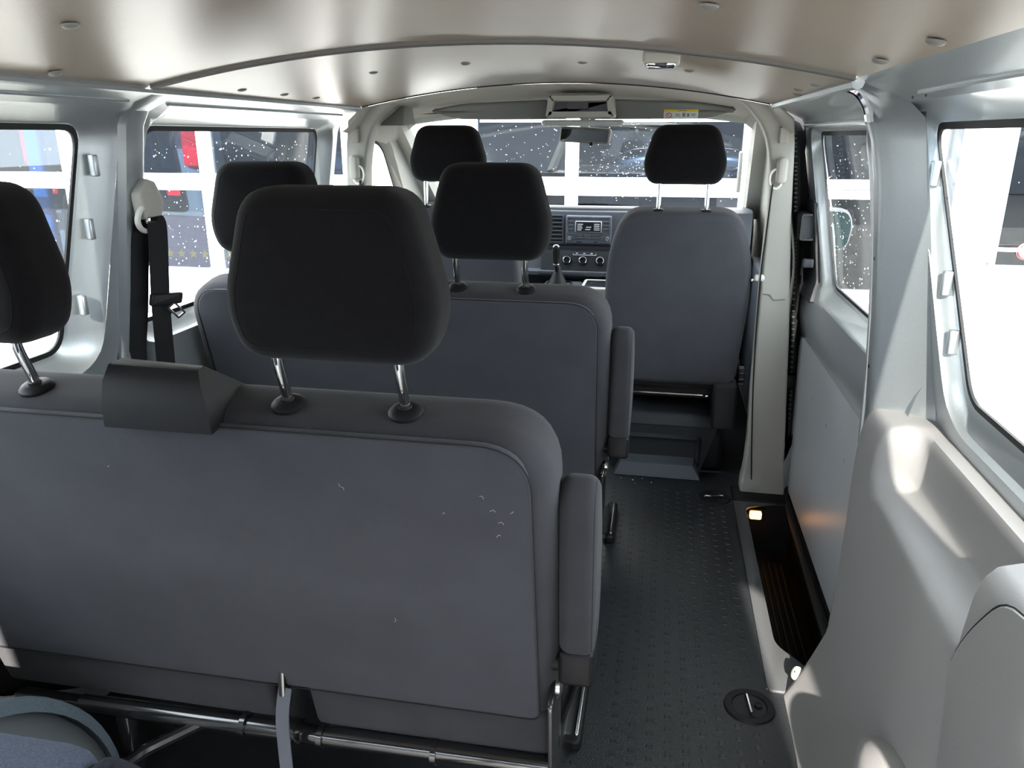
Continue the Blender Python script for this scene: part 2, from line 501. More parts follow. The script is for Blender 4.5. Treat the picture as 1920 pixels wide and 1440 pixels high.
# ------------------------------------------------------------------ ceiling
ce = thing('ceiling', (0, 1.2, 1.40), 'pale grey-green vinyl roof lining in two panels', 'ceiling', kind='structure')
def roofsheet(y0, y1, dz=0, ny=10, nx=28, hw=.662):
    loops = []
    for j in range(ny + 1):
        y = y0 + (y1 - y0) * j / ny
        loops.append([V(-hw + 2 * hw * i / nx, y, zc(-hw + 2 * hw * i / nx) + dz) for i in range(nx + 1)])
    return MB().loft(loops, False)
m = roofsheet(-.4, 1.468, 0); m.build('panel', 'ceiling_vinyl', ce)
m = roofsheet(1.472, 2.60, -.003); m.build('panel', 'ceiling_vinyl', ce)
def arch_strip(y, wid, drop, dz=0, hw=.655):
    m = MB(); prof = [(-wid / 2, 0), (-wid / 2, -drop * .7), (-wid * .3, -drop), (wid * .3, -drop), (wid / 2, -drop * .7), (wid / 2, 0)]
    m.loft([[V(-hw + 2 * hw * i / 40, y + a, zc(-hw + 2 * hw * i / 40) + b + dz) for (a, b) in prof] for i in range(41)], False)
    return m
arch_strip(1.470, .020, .007).build('joint_strip', 'joint_strip', ce)
m = MB()
m.loft([[V(-.655 + 1.31 * i / 40, 1.470 + a, zc(-.655 + 1.31 * i / 40) - .0075) for a in (-.003, .003)] for i in range(41)], False)
m.build('joint_groove', 'rubber_black', ce)
arch_strip(2.592, .010, .006).build('front_edge', 'rubber_black', ce)
for (x, y) in [(-.338, 1.859), (-.114, 1.859), (.156, 1.859), (.391, 1.859), (-.613, 1.74), (-.613, 1.95), (-.613, 2.14), (.648, 2.03), (.635, 1.72), (.63, 1.90),
               (-.405, .95), (.388, .96), (.630, .975), (.630, 1.206), (-.630, 1.181)]:
    n = V(-.32 * x, 0, -1).normalized()
    m = MB(); m.lathe((x, y, zc(x) - .003), n, [(.011, -.001), (.0105, .0015), (.007, .0035), (.003, .0042), (.001, .0043)], 16)
    m.build('clip', 'ceiling_clip', ce)
# dome lamp
dl = thing('dome_lamp', (.333, 1.585, zc(.333) - .03), 'small rectangular dome lamp on the ceiling near its joint strip', 'lamp')
m = MB(); m.rbox(.299, .367, 1.545, 1.625, zc(.36) - .016, zc(.333) + .002, .005); m.build('housing', 'trim_light', dl)
m = MB(); m.rbox(.306, .360, 1.552, 1.618, zc(.333) - .024, zc(.333) - .012, .004); m.build('lens', 'chrome', dl)
m = MB(); m.rbox(.322, .344, 1.549, 1.553, zc(.333) - .022, zc(.333) - .015, .001, 'y'); m.build('switch', 'display', dl)

# ------------------------------------------------------------------ side walls
def mapL(sg, off=0.0):
    return lambda y, z: V(sg * (xw(z) + off), y, z)
def quad_out(y0t, y1t, y0b, y1b, zb, zt, rad, n=6):
    return rnd([(y0b, zb), (y1b, zb), (y1t, zt), (y0t, zt)], rad, n)

def window_unit(name, sg, q, label, wall_m, big=.040, drops=90, depth=.030, bigs=None):
    """rounded opening in the body sheet, stepped reveal, black seal, pane and rain drops"""
    y0t, y1t, y0b, y1b, zb, zt = q
    bl, br, bb, bt = bigs or (big, big, big * 1.1, .028)
    O0 = quad_out(y0t - bl, y1t + br, y0b - bl, y1b + br, zb - bb, zt + bt, .085)
    O1 = quad_out(y0t - bl * .86, y1t + br * .86, y0b - bl * .86, y1b + br * .86, zb - bb * .86, zt + bt * .86, .080)
    O2 = quad_out(y0t - bl * .2, y1t + br * .2, y0b - bl * .2, y1b + br * .2, zb - bb * .2, zt + bt * .2, .05)
    O3 = quad_out(y0t, y1t, y0b, y1b, zb, zt, .045)
    O4 = quad_out(y0t + .012, y1t - .012, y0b + .012, y1b - .012, zb + .012, zt - .012, .038)
    f = lambda O, d: [mapL(sg, d)(p.x, p.y) for p in O]
    wall_m.loft([f(O0, 0), f(O1, .013), f(O2, depth * .85), f(O3, depth)])
    g = MB(); g.sheet([tuple(p) for p in inset(ccw(O3), -.002)], [], .12, mapL(sg, depth + .004))
    win = g.build(name, 'window_glass', label=label, cat='window', kind='structure')
    sm = MB(); sm.loft([f(O3, depth - .001), f(O4, depth - .002), f(O4, depth + .003)])
    sm.build('seal', 'rubber_black', win)
    if drops:
        dm = MB(); rg = random.Random(sum(map(ord, name)) * 7 + 3)
        for i in range(drops):
            y = rg.uniform(y0t + .05, y1t - .05); z = zb + .06 + (zt - zb - .1) * rg.random() ** .9
            rr = rg.choice([.0009, .0012, .0015, .0019, .0025])
            p = mapL(sg, depth + .006)(y, z)
            dm.lathe(p, (sg, 0, 0), [(rr, 0), (rr * .8, rr * .5), (rr * .3, rr * .75)], 6)
        dm.build('raindrops', 'water_drop', win, kind='stuff')
    return O0, win

wl = MB()
OL1, win1 = window_unit('window_1', -1, (.42, 1.475, .42, 1.405, .800, 1.272), 'left rear side window beside the nearest bench', wl, drops=200, bigs=(.04, .068, .05, .034), depth=.046)
OL2, win2 = window_unit('window_2', -1, (1.665, 2.625, 1.645, 2.625, .800, 1.272), 'left middle side window behind the belt pillar', wl, drops=420, depth=.042)
wl.sheet([(-.4, -.02), (2.70, -.02), (2.70, 1.345), (-.4, 1.345)], [[tuple(p) for p in OL1], [tuple(p) for p in OL2]], .028, mapL(-1))
wall_left = wl.build('wall_left', 'silver_paint', label='silver painted left side wall with bare metal pillars', cat='wall', kind='structure', fix=True, angle=50)
def wall_hole(y, z, sg, par, r=.005, off=-.0006):
    m = MB(); p = mapL(sg, off)(y, z); m.lathe(p, (sg, 0, 0), [(r, -.0004), (r, .0008)], 10); m.build('screw_hole', 'rubber_black', par)
for (y, z) in [(1.545, 1.318), (1.655, 1.318), (1.585, .845), (1.10, 1.316)]: wall_hole(y, z, -1, wall_left)
m = MB(); m.tube([mapL(-1, -.002)(y, 1.318) for y in (.2, .8, 1.3, 1.50)], .0045, 8, smooth=3); m.build('header_bead', 'silver_paint', wall_left)
m = MB(); m.tube([mapL(-1, -.002)(y, 1.316) for y in (1.64, 1.9, 2.3, 2.62)], .0045, 8, smooth=3); m.build('header_bead', 'silver_paint', wall_left)
# clips along the glass edge
def glass_clip(sg, y, z, par):
    p = mapL(sg, .018)(y, z); m = MB()
    m.rbox(p.x - .008, p.x + .008, y - .010, y + .006, z - .022, z + .022, .003); m.build('glass_clip', 'silver_paint', par)
for (y, z) in [(1.478, 1.19), (1.462, 1.06), (1.436, .90)]: glass_clip(-1, y + .004, z, wall_left)
# raised pillar skin (left belt pillar)
m = MB()
loops = []
for z in [.45, .60, .77, .9, 1.0, 1.1, 1.2, 1.27, 1.30, 1.325, 1.342]:
    x = xw(z)
    loops.append([V(-x + .0, 1.530, z), V(-x + .014, 1.540, z), V(-x + .016, 1.56, z), V(-x + .016, 1.592, z), V(-x + .012, 1.602, z), V(-x - .0, 1.606, z)])
m.loft(loops, False)
m.build('pillar_skin', 'silver_paint', wall_left)

# right side: rear quarter, header over the door
wr = MB()
OR1, win3 = window_unit('window_3', 1, (.42, 1.570, .42, 1.405, .800, 1.272), 'right rear side window beside the light grey side panel', wr, drops=30, bigs=(.04, .022, .05, .034), depth=.030)
wr.sheet([(-.4, -.02), (1.635, -.02), (1.635, 1.345), (-.4, 1.345)], [[tuple(p) for p in OR1]], .028, mapL(1))
wr.sheet([(1.635, 1.278), (2.74, 1.278), (2.74, 1.345), (1.635, 1.345)], [], .02, mapL(1))
# header lip above the sliding door
wr.loft([[V(xw(1.278), y, 1.278), V(xw(1.278) + .03, y, 1.272), V(xw(1.278) + .07, y, 1.29)] for y in (1.60, 1.9, 2.3, 2.74)], False)
# belt pillar box: stands proud of the sheet, sloping rear face
loops = []
for (z, xi) in [(.60, .800), (.70, .793), (.80, .785), (.90, .778), (1.0, .768), (1.1, .756), (1.18, .745), (1.24, .732), (1.28, .718), (1.31, .700), (1.33, .682), (1.343, .664)]:
    xo = xw(z)
    k = min(1, max(0, (1.33 - z) / .25))
    loops.append([V(xo + .004, 1.500 + .05 * (z - .8), z), V(xo - .012, 1.520 + .05 * (z - .8), z), V((xo + xi) / 2 - .002, 1.555 + .02 * (z - .8), z), V(xi + .008, 1.590, z), V(xi + .001, 1.600, z), V(xi, 1.612, z), V(xi, 1.632, z), V(xi + .004, 1.640, z), V(xo + .05, 1.645, z)])
wr.loft(loops, False)
wall_right = wr.build('wall_right', 'silver_paint', label='silver painted right side wall with bare belt pillar', cat='wall', kind='structure', fix=True, angle=50)
for (y, z) in [(1.47, 1.312), (1.40, 1.312)]: wall_hole(y, z, 1, wall_right, .004)
for (x, y, z) in [(.7335, 1.622, 1.24), (.766, 1.622, 1.02), (.785, 1.622, .80)]:
    m = MB(); m.lathe((x, y, z), (-1, 0, 0), [(.004, -.002), (.004, .0008)], 10); m.build('screw_hole', 'rubber_black', wall_right)
for (y, z) in [(1.530, 1.185), (1.468, 1.0), (1.44, .90)]: glass_clip(1, y + .012, z, wall_right)
m = MB(); m.tube([mapL(1, -.002)(y, z) for y, z in ((.2, 1.316), (.8, 1.316), (1.25, 1.316), (1.40, 1.3155))], .0045, 8, smooth=4); m.build('header_bead', 'silver_paint', wall_right)
m = MB()                                       # bright flange over the door opening
m.tube([(.800, 1.655, .62), (.792, 1.655, .80), (.772, 1.655, 1.02), (.750, 1.656, 1.17), (.738, 1.665, 1.235), (.742, 1.70, 1.268), (.752, 1.80, 1.277), (.772, 2.2, 1.279), (.782, 2.70, 1.279)], .006, 8, smooth=5)
m.build('opening_flange', 'silver_paint', wall_right)
m = MB()                                       # shiny roof gutter strip beside the lining
m.tube([(.668, 1.50, 1.336), (.668, 1.62, 1.337), (.668, 2.2, 1.338), (.668, 2.6, 1.338)], .011, 8, smooth=3)
m.build('roof_gutter', 'silver_paint', wall_right)
m = MB(); m.tube([(.662, 1.598, 1.338), (.690, 1.596, 1.325), (.708, 1.592, 1.30), (.716, 1.588, 1.272)], .008, 8, smooth=4); m.build('pillar_cap_bead', 'chrome', wall_right)
m = MB(); m.tube([(-.668, .0, 1.336), (-.668, 1.3, 1.337), (-.668, 1.55, 1.337), (-.668, 2.6, 1.338)], .009, 8, smooth=3); m.build('roof_gutter', 'silver_paint', wall_left)

# raised tailgate behind the camera
tg_ = thing('door_4', (0, -.42, 1.38), 'raised tailgate at the rear of the van', 'tailgate', kind='structure')
m = MB(); m.hexa([(-.80, -1.58, 1.34), (.80, -1.58, 1.34), (.70, -.44, 1.405), (-.70, -.44, 1.405), (-.80, -1.58, 1.40), (.80, -1.58, 1.40), (.70, -.44, 1.45), (-.70, -.44, 1.45)])
m.build('tailgate_skin', 'silver_paint', tg_)
for sg in (-1, 1):
    m = MB(); m.tube([(sg * .72, -.42, 1.05), (sg * .72, -.9, 1.36)], .012, 8); m.build('gas_strut', 'plastic_black', tg_)

# ------------------------------------------------------------------ sliding door
door = thing('door_1', (.87, 2.2, 0), 'grey sliding door with hardboard lining and a glossy pull handle', 'door', kind='structure')
DP = [(.0, .868), (.25, .862), (.60, .852), (.62, .846), (.68, .836), (.76, .846), (.80, .862), (1.0, .838), (1.20, .805), (1.30, .788)]
def xd(z):
    for (a, xa), (b, xb) in zip(DP, DP[1:]):
        if z <= b: return xa + (xb - xa) * (z - a) / (b - a)
    return DP[-1][1]
fd = lambda off: (lambda y, z: V(xd(z) + off, y, z))
dm = MB()
q = (1.58, 2.66, 1.58, 2.50, .800, 1.262)
def dq(g, gb, gt, rad): return quad_out(q[0] - g, q[1] + g, q[2] - g, q[3] + g, q[4] - gb, q[5] + gt, rad)
D0, D1, D2, D3 = dq(.035, .045, .015, .09), dq(.028, .036, .012, .08), dq(.006, .008, .004, .05), dq(0, 0, 0, .045)
L = lambda O, d: [fd(d)(p.x, p.y) for p in O]
dm.loft([L(D0, 0), L(D1, .008), L(D2, .024), L(D3, .028)])
dm.sheet([(1.52, -.02), (2.86, -.02), (2.86, 1.29), (1.52, 1.29)], [[tuple(p) for p in D0]], .03, fd(0))
dm.build('door_skin', 'silver_paint', door, fix=True, angle=50)
D4 = dq(-.012, -.012, -.012, .04)
m = MB(); m.loft([L(D3, .026), L(D4, .024), L(D4, .030)]); m.build('window_seal', 'rubber_black', door)
g = MB(); g.sheet([tuple(p) for p in ccw(D3)], [], .12, fd(.031))
win4 = g.build('window_4', 'window_glass', label='narrow looking window in the sliding door', cat='window', kind='structure')
dmm = MB(); rg = random.Random(21)
for i in range(330):
    y = rg.uniform(1.75, 2.6); z = .83 + .40 * rg.random(); rr = rg.choice([.0010, .0014, .0018, .0024])
    dmm.lathe(fd(.034)(y, z), X1, [(rr, 0), (rr * .8, rr * .5), (rr * .3, rr * .75)], 6)
dmm.build('raindrops', 'water_drop', win4, kind='stuff')
m = MB()                                       # hardboard lining
bd = rnd([(1.50, .03), (2.70, .03), (2.70, .590), (2.62, .612), (1.50, .612)], [0, .02, .05, .05, 0], 4)
m.loft([[V(xd(p.y) - .012, p.x, p.y) for p in bd], [V(xd(p.y) + .002, p.x, p.y) for p in bd]])
m.sheet([tuple(p) for p in bd], [], .1, lambda a, b: V(xd(b) - .012, a, b))
m.build('lining_board', 'door_board', door, fix=True)
for (y, z) in [(2.484, .585), (2.241, .585), (1.991, .585), (2.41, .47), (2.178, .463), (1.935, .46), (2.30, .20), (2.0, .18)]:
    m = MB(); m.lathe((xd(z) - .012, y, z), (-1, 0, 0), [(.006, 0), (.0055, .002), (.003, .003)], 10); m.build('rivet', 'door_board', door)
# handle area
m = MB()
ho = rnd([(2.56, .735), (2.80, .735), (2.80, 1.05), (2.62, 1.05), (2.60, .80)], [.02, .01, .01, .01, .02], 3)
m.loft([[V(xd(p.y) - .010, p.x, p.y) for p in ho], [V(xd(p.y) + .004, p.x, p.y) for p in ho]])
m.sheet([tuple(p) for p in ho], [], .04, lambda a, b: V(xd(b) - .010, a, b))
m.build('handle_trim', 'plastic_dark', door, fix=True)
hd = MB(); hd.rbox(.785, .842, 2.640, 2.80, .925, 1.015, .008, 'y'); hd = hd.build('pull_handle', 'plastic_black', door)
m = MB()
hr = rnd([(2.635 - 2.64, .928), (2.635 + .10 - 2.64, .928), (.10 - .005, 1.012), (-.005, 1.012)], .012, 4)
ol = rnd([(.790, .928), (.836, .928), (.836, 1.012), (.790, 1.012)], .010, 4)
il = inset(ccw(ol), .006)
m.loft([[V(p.x, 2.640, p.y) for p in ccw(ol)], [V(p.x, 2.630, p.y) for p in ccw(ol)], [V(p.x, 2.630, p.y) for p in il], [V(p.x, 2.640, p.y) for p in il]])
m.build('handle_rim', 'black_gloss', hd)
m = MB(); m.add([(.796, 2.6385, .934), (.830, 2.6385, .934), (.830, 2.6385, 1.006), (.796, 2.6385, 1.006)], [(0, 1, 2, 3)]); m.build('handle_insert', 'plastic_dash', hd)
m = MB(); m.rbox(.806, .838, 2.60, 2.625, .845, .872, .004); m.build('lock_button', 'plastic_dash', door)
m = MB(); m.rbox(.800, .850, 2.70, 2.76, .40, .455, .008); m.build('latch_block', 'plastic_black', door)
# ribbed seal of the door opening
path = [(.764, 2.755, 1.265), (.776, 2.757, 1.18), (.796, 2.757, .99), (.812, 2.757, .80), (.834, 2.75, .52), (.848, 2.735, .28), (.856, 2.71, .10), (.856, 2.66, .012), (.850, 2.55, .004), (.842, 2.2, .004), (.836, 1.80, .004), (.832, 1.62, .004)]
sl = MB(); sl.tube(path, .014, 10, smooth=6)
seal = sl.build('trim_2', 'rubber_black', label='black ribbed rubber seal around the sliding door opening', cat='seal', kind='structure')
m = MB(); m.slab([(.66, 1.352), (.80, 1.31), (.80, 1.20), (.84, 1.0), (.862, .8), (.862, .3), (.868, .0), (.82, .0), (.80, .3), (.775, .75), (.755, 1.0), (.735, 1.22), (.70, 1.30)], (0, 2.778, 0), X1, Z1, V(0, -1, 0), .03, .002, 2, rings=1)
m.build('seal_carrier', 'plastic_black', seal)
m = MB(); cp = catmull(path[:6], 14)
acc = 0
for a, b in zip(cp, cp[1:]):
    acc += (b - a).length
    if acc > .0105:
        acc = 0; c = (a + b) / 2
        m.rbox(c.x - .012, c.x - .002, c.y - .017, c.y - .010, c.z - .0028, c.z + .0028, .0008)
m.build('seal_ribs', 'rubber_grey', seal, kind='stuff')

# ------------------------------------------------------------------ light grey side panel (right rear)
tp = thing('trim_3', (.78, 1.1, 0), 'light grey moulded plastic panel with a long storage pocket below the right window', 'side panel', kind='structure')
def panel_profile(y):
    # (x,z) from the floor up to the window ledge
    toe = .672 + (.024 if y > 1.4 else .024 * max(0, (y - .9) / .5)) * 1.0
    return [(toe, 0.0), (toe + .022, .045), (toe + .048, .11), (toe + .075, .185), (.772, .24), (.776, .33), (.776, .45), (.775, .55), (.776, .62), (.780, .675), (.788, .705), (.802, .722), (.83, .730), (.886, .732)]
def resample(pl, n):
    L_ = [0]
    for a, b in zip(pl, pl[1:]): L_.append(L_[-1] + math.hypot(b[0] - a[0], b[1] - a[1]))
    out = []
    for i in range(n + 1):
        t = L_[-1] * i / n
        for k in range(len(pl) - 1):
            if t <= L_[k + 1] + 1e-9:
                f = (t - L_[k]) / (L_[k + 1] - L_[k]); out.append((pl[k][0] + (pl[k + 1][0] - pl[k][0]) * f, pl[k][1] + (pl[k + 1][1] - pl[k][1]) * f)); break
    return out
loops = []
y_a, y_b = .55, 1.615
POCK = [(.772, .24), (.776, .33), (.776, .45), (.776, .560), (.779, .583), (.788, .594), (.81, .600), (.834, .606), (.848, .616), (.852, .650), (.854, .700), (.855, .718), (.858, .724), (.886, .727)]
ys_ = [y_a + (y_b - y_a) * j / 90 for j in range(91)] + [.968 + .003 * k for k in range(12)] + [1.40 + .006 * k for k in range(16)]
for y in sorted(ys_):
    pr_ = panel_profile(y)
    lo = pr_[:4]
    up = resample(pr_[4:], 60); pk = resample(POCK, 60)
    zz0 = .012 * smooth01((y - 1.05) / .35)
    f = smooth01((y - .972) / .024) * smooth01((1.480 - y) / .070)
    row = [V(x, y, z) for x, z in resample(lo + [up[0]], 12)[:-1]]
    for (xa, za), (xb, zb) in zip(up, pk):
        row.append(V(xa + (xb - xa) * f, y, za + (zb + zz0 * max(0, min(1, (.72 - zb) / .12)) - za) * f))
    fe = max(0, (y - 1.585) / .03)
    loops.append([p + V(.020 * fe * fe, 0, 0) for p in row])
# return at the front
loops.append([V(p.x + .05, 1.625, p.z) for p in loops[-1]])
m = MB(); m.loft(loops, False)
m.build('panel', 'trim_grey', tp, angle=60)
# wheel arch cover with its own edge, below the curved gap
m = MB()
gp = catmull([(.50, .748), (.70, .744), (.85, .735), (.92, .672), (.975, .57), (.965, .49), (.955, .43), (.95, .40)], 5)
ol = [(p.x, p.y) for p in [Vector((a[0], a[1])) for a in gp]] + [(.50, .40)]
m.slab(ol, (.7735, 0, 0), Y1, Z1, V(-1, 0, 0), .009, .003, 2, rings=1)
m.build('wheel_arch_cover', 'trim_grey', tp)
m = MB(); m.tube([V(.7735, p.x + .004, p.y) for p in gp], .0012, 6); m.build('gap_line', 'rubber_black', tp)
m = MB()                                       # rounded hump over the wheel
m.loft([[V(.775 - .065 * sin(pi * k / 20) ** .6, .80 + .38 * (1 - cos(pi * k / 20)) / 2, zz + .0 + .0 * k) for k in range(21)] for zz in (.0, .26)], False)
hl = [[V(.775 - .065 * f * sin(pi * k / 20) ** .6, .99 + (.80 + .38 * (1 - cos(pi * k / 20)) / 2 - .99) * (.25 + .75 * f), .26 + .05 * (1 - f * f)) for k in range(21)] for f in (1, .85, .6, .3, 0)]
m.loft(hl, False)
m.build('wheel_hump', 'trim_grey', tp, fix=True, angle=50)
m = MB(); m.lathe((.722, 1.604, .052), V(-.85, -.2, .5), [(.017, -.001), (.016, .003), (.010, .0055), (.001, .006)], 20); fc = m.build('fastener_cap', 'trim_light', tp)
m = MB(); m.lathe((.718, 1.603, .056), V(-.85, -.2, .5), [(.0018, 0), (.0018, .0012)], 8); m.build('fastener_hole', 'rubber_black', fc)

# ------------------------------------------------------------------ rear-left wheel arch and folded seat in the luggage area
wa = thing('wheel_arch', (-.72, .60, 0), 'bare silver-blue wheel arch with a brushed sealant seam behind the bench', 'wheel arch')
m = MB(); loops = []
def arc(xx, rr, n=36): return [V(xx, .60 + rr * cos(-.18 + (pi + .36) * k / n), .07 + rr * sin(-.18 + (pi + .36) * k / n)) for k in range(n + 1)]
for rr, xx in [(.02, -.590), (.15, -.575), (.26, -.560), (.33, -.556), (.352, -.560), (.368, -.575), (.385, -.592), (.392, -.61), (.392, -.862)]:
    loops.append(arc(xx, rr))
m.loft(loops, False); m.build('arch_shell', 'silver_paint', wa, fix=True, angle=50)
m = MB(); al, ah, ar_ = arc(-.588, .392), arc(-.596, .412), arc(-.640, .396)
m.loft([al, ah, arc(-.606, .414), ar_], False); m.build('sealant_seam', 'sealant', wa)
m = MB(); m.tube(arc(-.560, .30), .008, 8); m.build('inner_bead', 'silver_paint', wa)
fs_ = thing('folded_seat', (-.40, .20, 0), 'folded seat in blue-grey fabric in the bottom left corner behind the bench', 'seat')
zf = .715
m = MB(); m.slab(rnd(rect(-.62, -.128, -.05, .505), .04, 4), (0, 0, zf - .05), X1, Y1, Z1, .10, .03, 4, b1=.006); m.build('centre_panel', 'fabric_blue', fs_)
m = MB(); m.slab(rnd([(-.138, -.05), (.14, -.05), (.11, .44), (-.138, .508)], .035, 4), (0, 0, zf - .052), X1, Y1, Z1, .10, .03, 4, b1=.004); m.build('side_bolster', 'fabric_navy', fs_)
for (x, y) in [(-.50, .0), (-.50, .42), (.0, .0), (.0, .38)]:
    m = MB(); m.rbox(x - .015, x + .015, y - .015, y + .015, 0, zf - .095, .003); m.build('leg', 'black_gloss', fs_)

# ------------------------------------------------------------------ headrest maker
def headrest(parent, x, y, z0, z1, wmax, depth, pole_dx, pole_foot, bezel=True, mt='fabric_black', tilt=0.0, seam=True):
    """parent is the seat; coordinates local to the seat"""
    h = z1 - z0; W = wmax / 2
    ol = rnd([(-W * .86, 0), (W * .86, 0), (W * 1.02, h * .34), (W * .74, h), (-W * .74, h), (-W * 1.02, h * .34)], [.042, .042, .10, .040, .040, .10], 7)
    m = MB()
    U, N = X1, V(0, -cos(tilt), sin(tilt)); Vv = V(0, sin(tilt), cos(tilt))
    O = V(x, y + depth / 2, z0)
    m.slab(ol, O, U, Vv, N, depth, min(.036, depth * .36), 6, b0=.006, b1=.004, rings=5)
    hrst = m.build('headrest', mt, parent, world=False, angle=60)
    if seam:
        i2 = inset(ccw(ol), .024)
        pts = [O + U * p.x + Vv * p.y + N * (depth / 2 - .0026) for p in i2]
        s_ = MB(); s_.tube(pts + [pts[0]], .0011, 5); s_.build('piping', 'fabric_black', hrst, world=False)
    for sg in (-1, 1):
        px = x + sg * pole_dx
        p_ = MB()
        pth = [(px, y + depth * .30, z0 + .03), (px, y + depth * .30, z0 - .006), (px, pole_foot[0] - .004, pole_foot[1] + .014), (px, pole_foot[0], pole_foot[1] - .01)]
        p_.tube(pth, .0072, 12, smooth=5); p_.build('pole', 'chrome', hrst, world=False)
    return hrst

# ------------------------------------------------------------------ benches
def make_bench(loc):
    t = thing('bench_seat', loc, '', 'bench seat', 'two-seat benches in the back of the van')
    HW = .5575
    dv = V(0, -.234, .972); nr = V(0, -.972, -.234)        # up the back, out of its rear face
    base = V(0, .130, .33)                                   # foot of the rear face
    TH = .135
    ol = rnd(rect(-HW, HW, .0, .562), [.05, .05, .10, .10], 8)
    m = MB(); m.slab(ol, base - nr * TH / 2, X1, dv, nr, TH, .045, 6, b0=.012, b1=.0, rings=3)
    back = m.build('backrest', 'fabric_side', t, world=False, angle=60)
    ol2 = rnd(rect(-HW + .036, HW - .030, .012, .556), [.02, .02, .075, .075], 8)
    m = MB(); m.slab(ol2, base - nr * .0068, X1, dv, nr, .016, .006, 3, b1=.004, rings=6)
    bp = m.build('rear_cover', 'fabric_rear', t, world=False, angle=60)
    pts = [base + X1 * p.x + dv * p.y + nr * .0005 for p in inset(ccw(ol2), -.001)]
    m = MB(); m.tube(pts + [pts[0]], .0012, 5); m.build('seam', 'seam_thread', bp, world=False)
    # lower flaps of cloth under the cover
    for (xa, xb) in [(-HW + .03, .045), (.115, HW - .015)]:
        m = MB(); m.slab(rnd(rect(xa, xb, -.100, .02), .018, 4), base - nr * .022, X1, dv, nr, .03, .012, 4, b1=.003, rings=3)
        m.build('lower_flap', 'fabric_side', t, world=False, angle=60)
    # seat cushion
    m = MB(); m.slab(rnd(rect(-HW + .005, HW - .005, .17, .66), [.03, .03, .07, .07], 5), (0, 0, .375), X1, Y1, Z1, .13, .04, 5, b1=.01)
    m.build('seat_cushion', 'fabric_side', t, world=False, angle=60)
    # black steel frame
    m = MB(); m.tube([(-.36, .150, .216), (.545, .150, .230)], .0175, 14); fr = m.build('frame_tube', 'black_gloss', t, world=False)
    for x in (-.02, .09, .13, .34):
        m = MB(); m.tube([(x - .005, .150, .224), (x + .005, .150, .224)], .022, 14); m.build('collar', 'black_gloss', fr, world=False)
    m = MB(); m.tube([(-.09, .15, .225), (-.20, .115, .17), (-.27, .09, .12)], .012, 10); m.build('brace', 'black_gloss', t, world=False)
    m = MB(); m.rbox(-.285, -.255, .135, .165, .02, .215, .005); m.build('frame_post', 'black_gloss', t, world=False)
    m = MB(); m.slab(rnd([(-.02, .24), (.05, .20), (.08, .24), (.06, .40), (.0, .40)], .01, 3), (.08, .12, 0), Y1, Z1, X1, .012, .003, 2, rings=1); m.build('hinge_plate', 'black_gloss', t, world=False)
    m = MB(); m.rbox(-.50, -.34, .135, .16, .205, .228, .004); m.build('lock_bar', 'black_gloss', t, world=False)
    m = MB(); m.ribbon([(.085, .118, .345), (.083, .103, .30), (.083, .098, .24), (.083, .10, .12), (.083, .12, .02)], .024, X1, .0012, smooth=4); m.build('pull_strap', 'strap_grey', t, world=False)
    # side plates, feet
    for sg in (-1, 1):
        xx = sg * .548
        m = MB(); m.slab(rnd([(.09, .40), (.16, .44), (.20, .36), (.22, .24), (.60, .05), (.60, .012), (.42, .012), (.15, .20), (.11, .25)], .012, 3), (xx, 0, 0), Y1, Z1, X1, .008, .002, 2, rings=1)
        lg = m.build('leg_plate', 'black_gloss', t, world=False)
        m = MB(); m.rbox(xx - .018 + sg * .006, xx + .018 + sg * .006, .43, .68, 0, .028, .008); m.build('foot_shoe', 'plastic_black', lg, world=False)
        m = MB(); m.rbox(xx - .004 + sg * .012, xx + .004 + sg * .012, .445, .67, .026, .034, .002); m.build('foot_rail', 'steel', lg, world=False)
        m = MB(); m.lathe((xx + sg * .004, .145, .40), X1 * sg, [(.016, 0), (.016, .006), (.010, .009)], 16); m.build('pivot_bolt', 'steel', lg, world=False)
    # upright folded armrest
    ax = .586
    ol = rnd([(.095, .497), (.18, .49), (.150, .70), (.13, .785), (.085, .805), (.055, .77)], [.01, .01, .05, .05, .04, .05], 6)
    m = MB(); m.slab([(a, b) for a, b in [(p.x, p.y) for p in ol]], (ax, 0, 0), Y1, Z1, X1, .056, .018, 5, b0=.003, b1=.003, rings=4)
    ar = m.build('armrest', 'fabric_side', t, world=False, angle=60)
    m = MB(); m.slab(rnd([(.092, .443), (.170, .435), (.182, .495), (.094, .502)], .008, 3), (ax, 0, 0), Y1, Z1, X1, .054, .008, 3, rings=1); m.build('arm_base', 'plastic_black', ar, world=False)
    ip = inset(ccw(ol), .006)
    m = MB(); pp = [V(ax + .0215, p.x, p.y) for p in ip]; m.tube(pp + [pp[0]], .0016, 5); m.build('stitching', 'seam_thread', ar, world=False)
    m = MB(); m.tube([(.545, .13, .46), (.565, .13, .46)], .016, 12); m.build('arm_pivot', 'plastic_black', ar, world=False)
    # headrests with bezels
    for hx in (.262, -.315):
        h_ = headrest(t, hx, .000, .964, 1.189, .296, .110, .086, (.053, .895))
        for sg in (-1, 1):
            m = MB(); m.lathe((hx + sg * .086, .053, .8885), V(0, -.24, .97), [(.0245, 0), (.0245, .004), (.021, .008), (.014, .0105), (.0095, .011), (.009, .014)], 24)
            m.build('bezel', 'plastic_black', h_, world=False)
    # wedge-shaped belt guide cover on top
    ow = V(.313, -.89, 0)
    def wp(x, y, z): return V(x, y, z) + ow
    m = MB()
    rearL = [(-.375, .868, .868), (-.377, .872, .900), (-.380, .885, .930), (-.383, .905, .947), (-.380, .93, .949), (-.372, 1.01, .895), (-.372, 1.01, .87)]
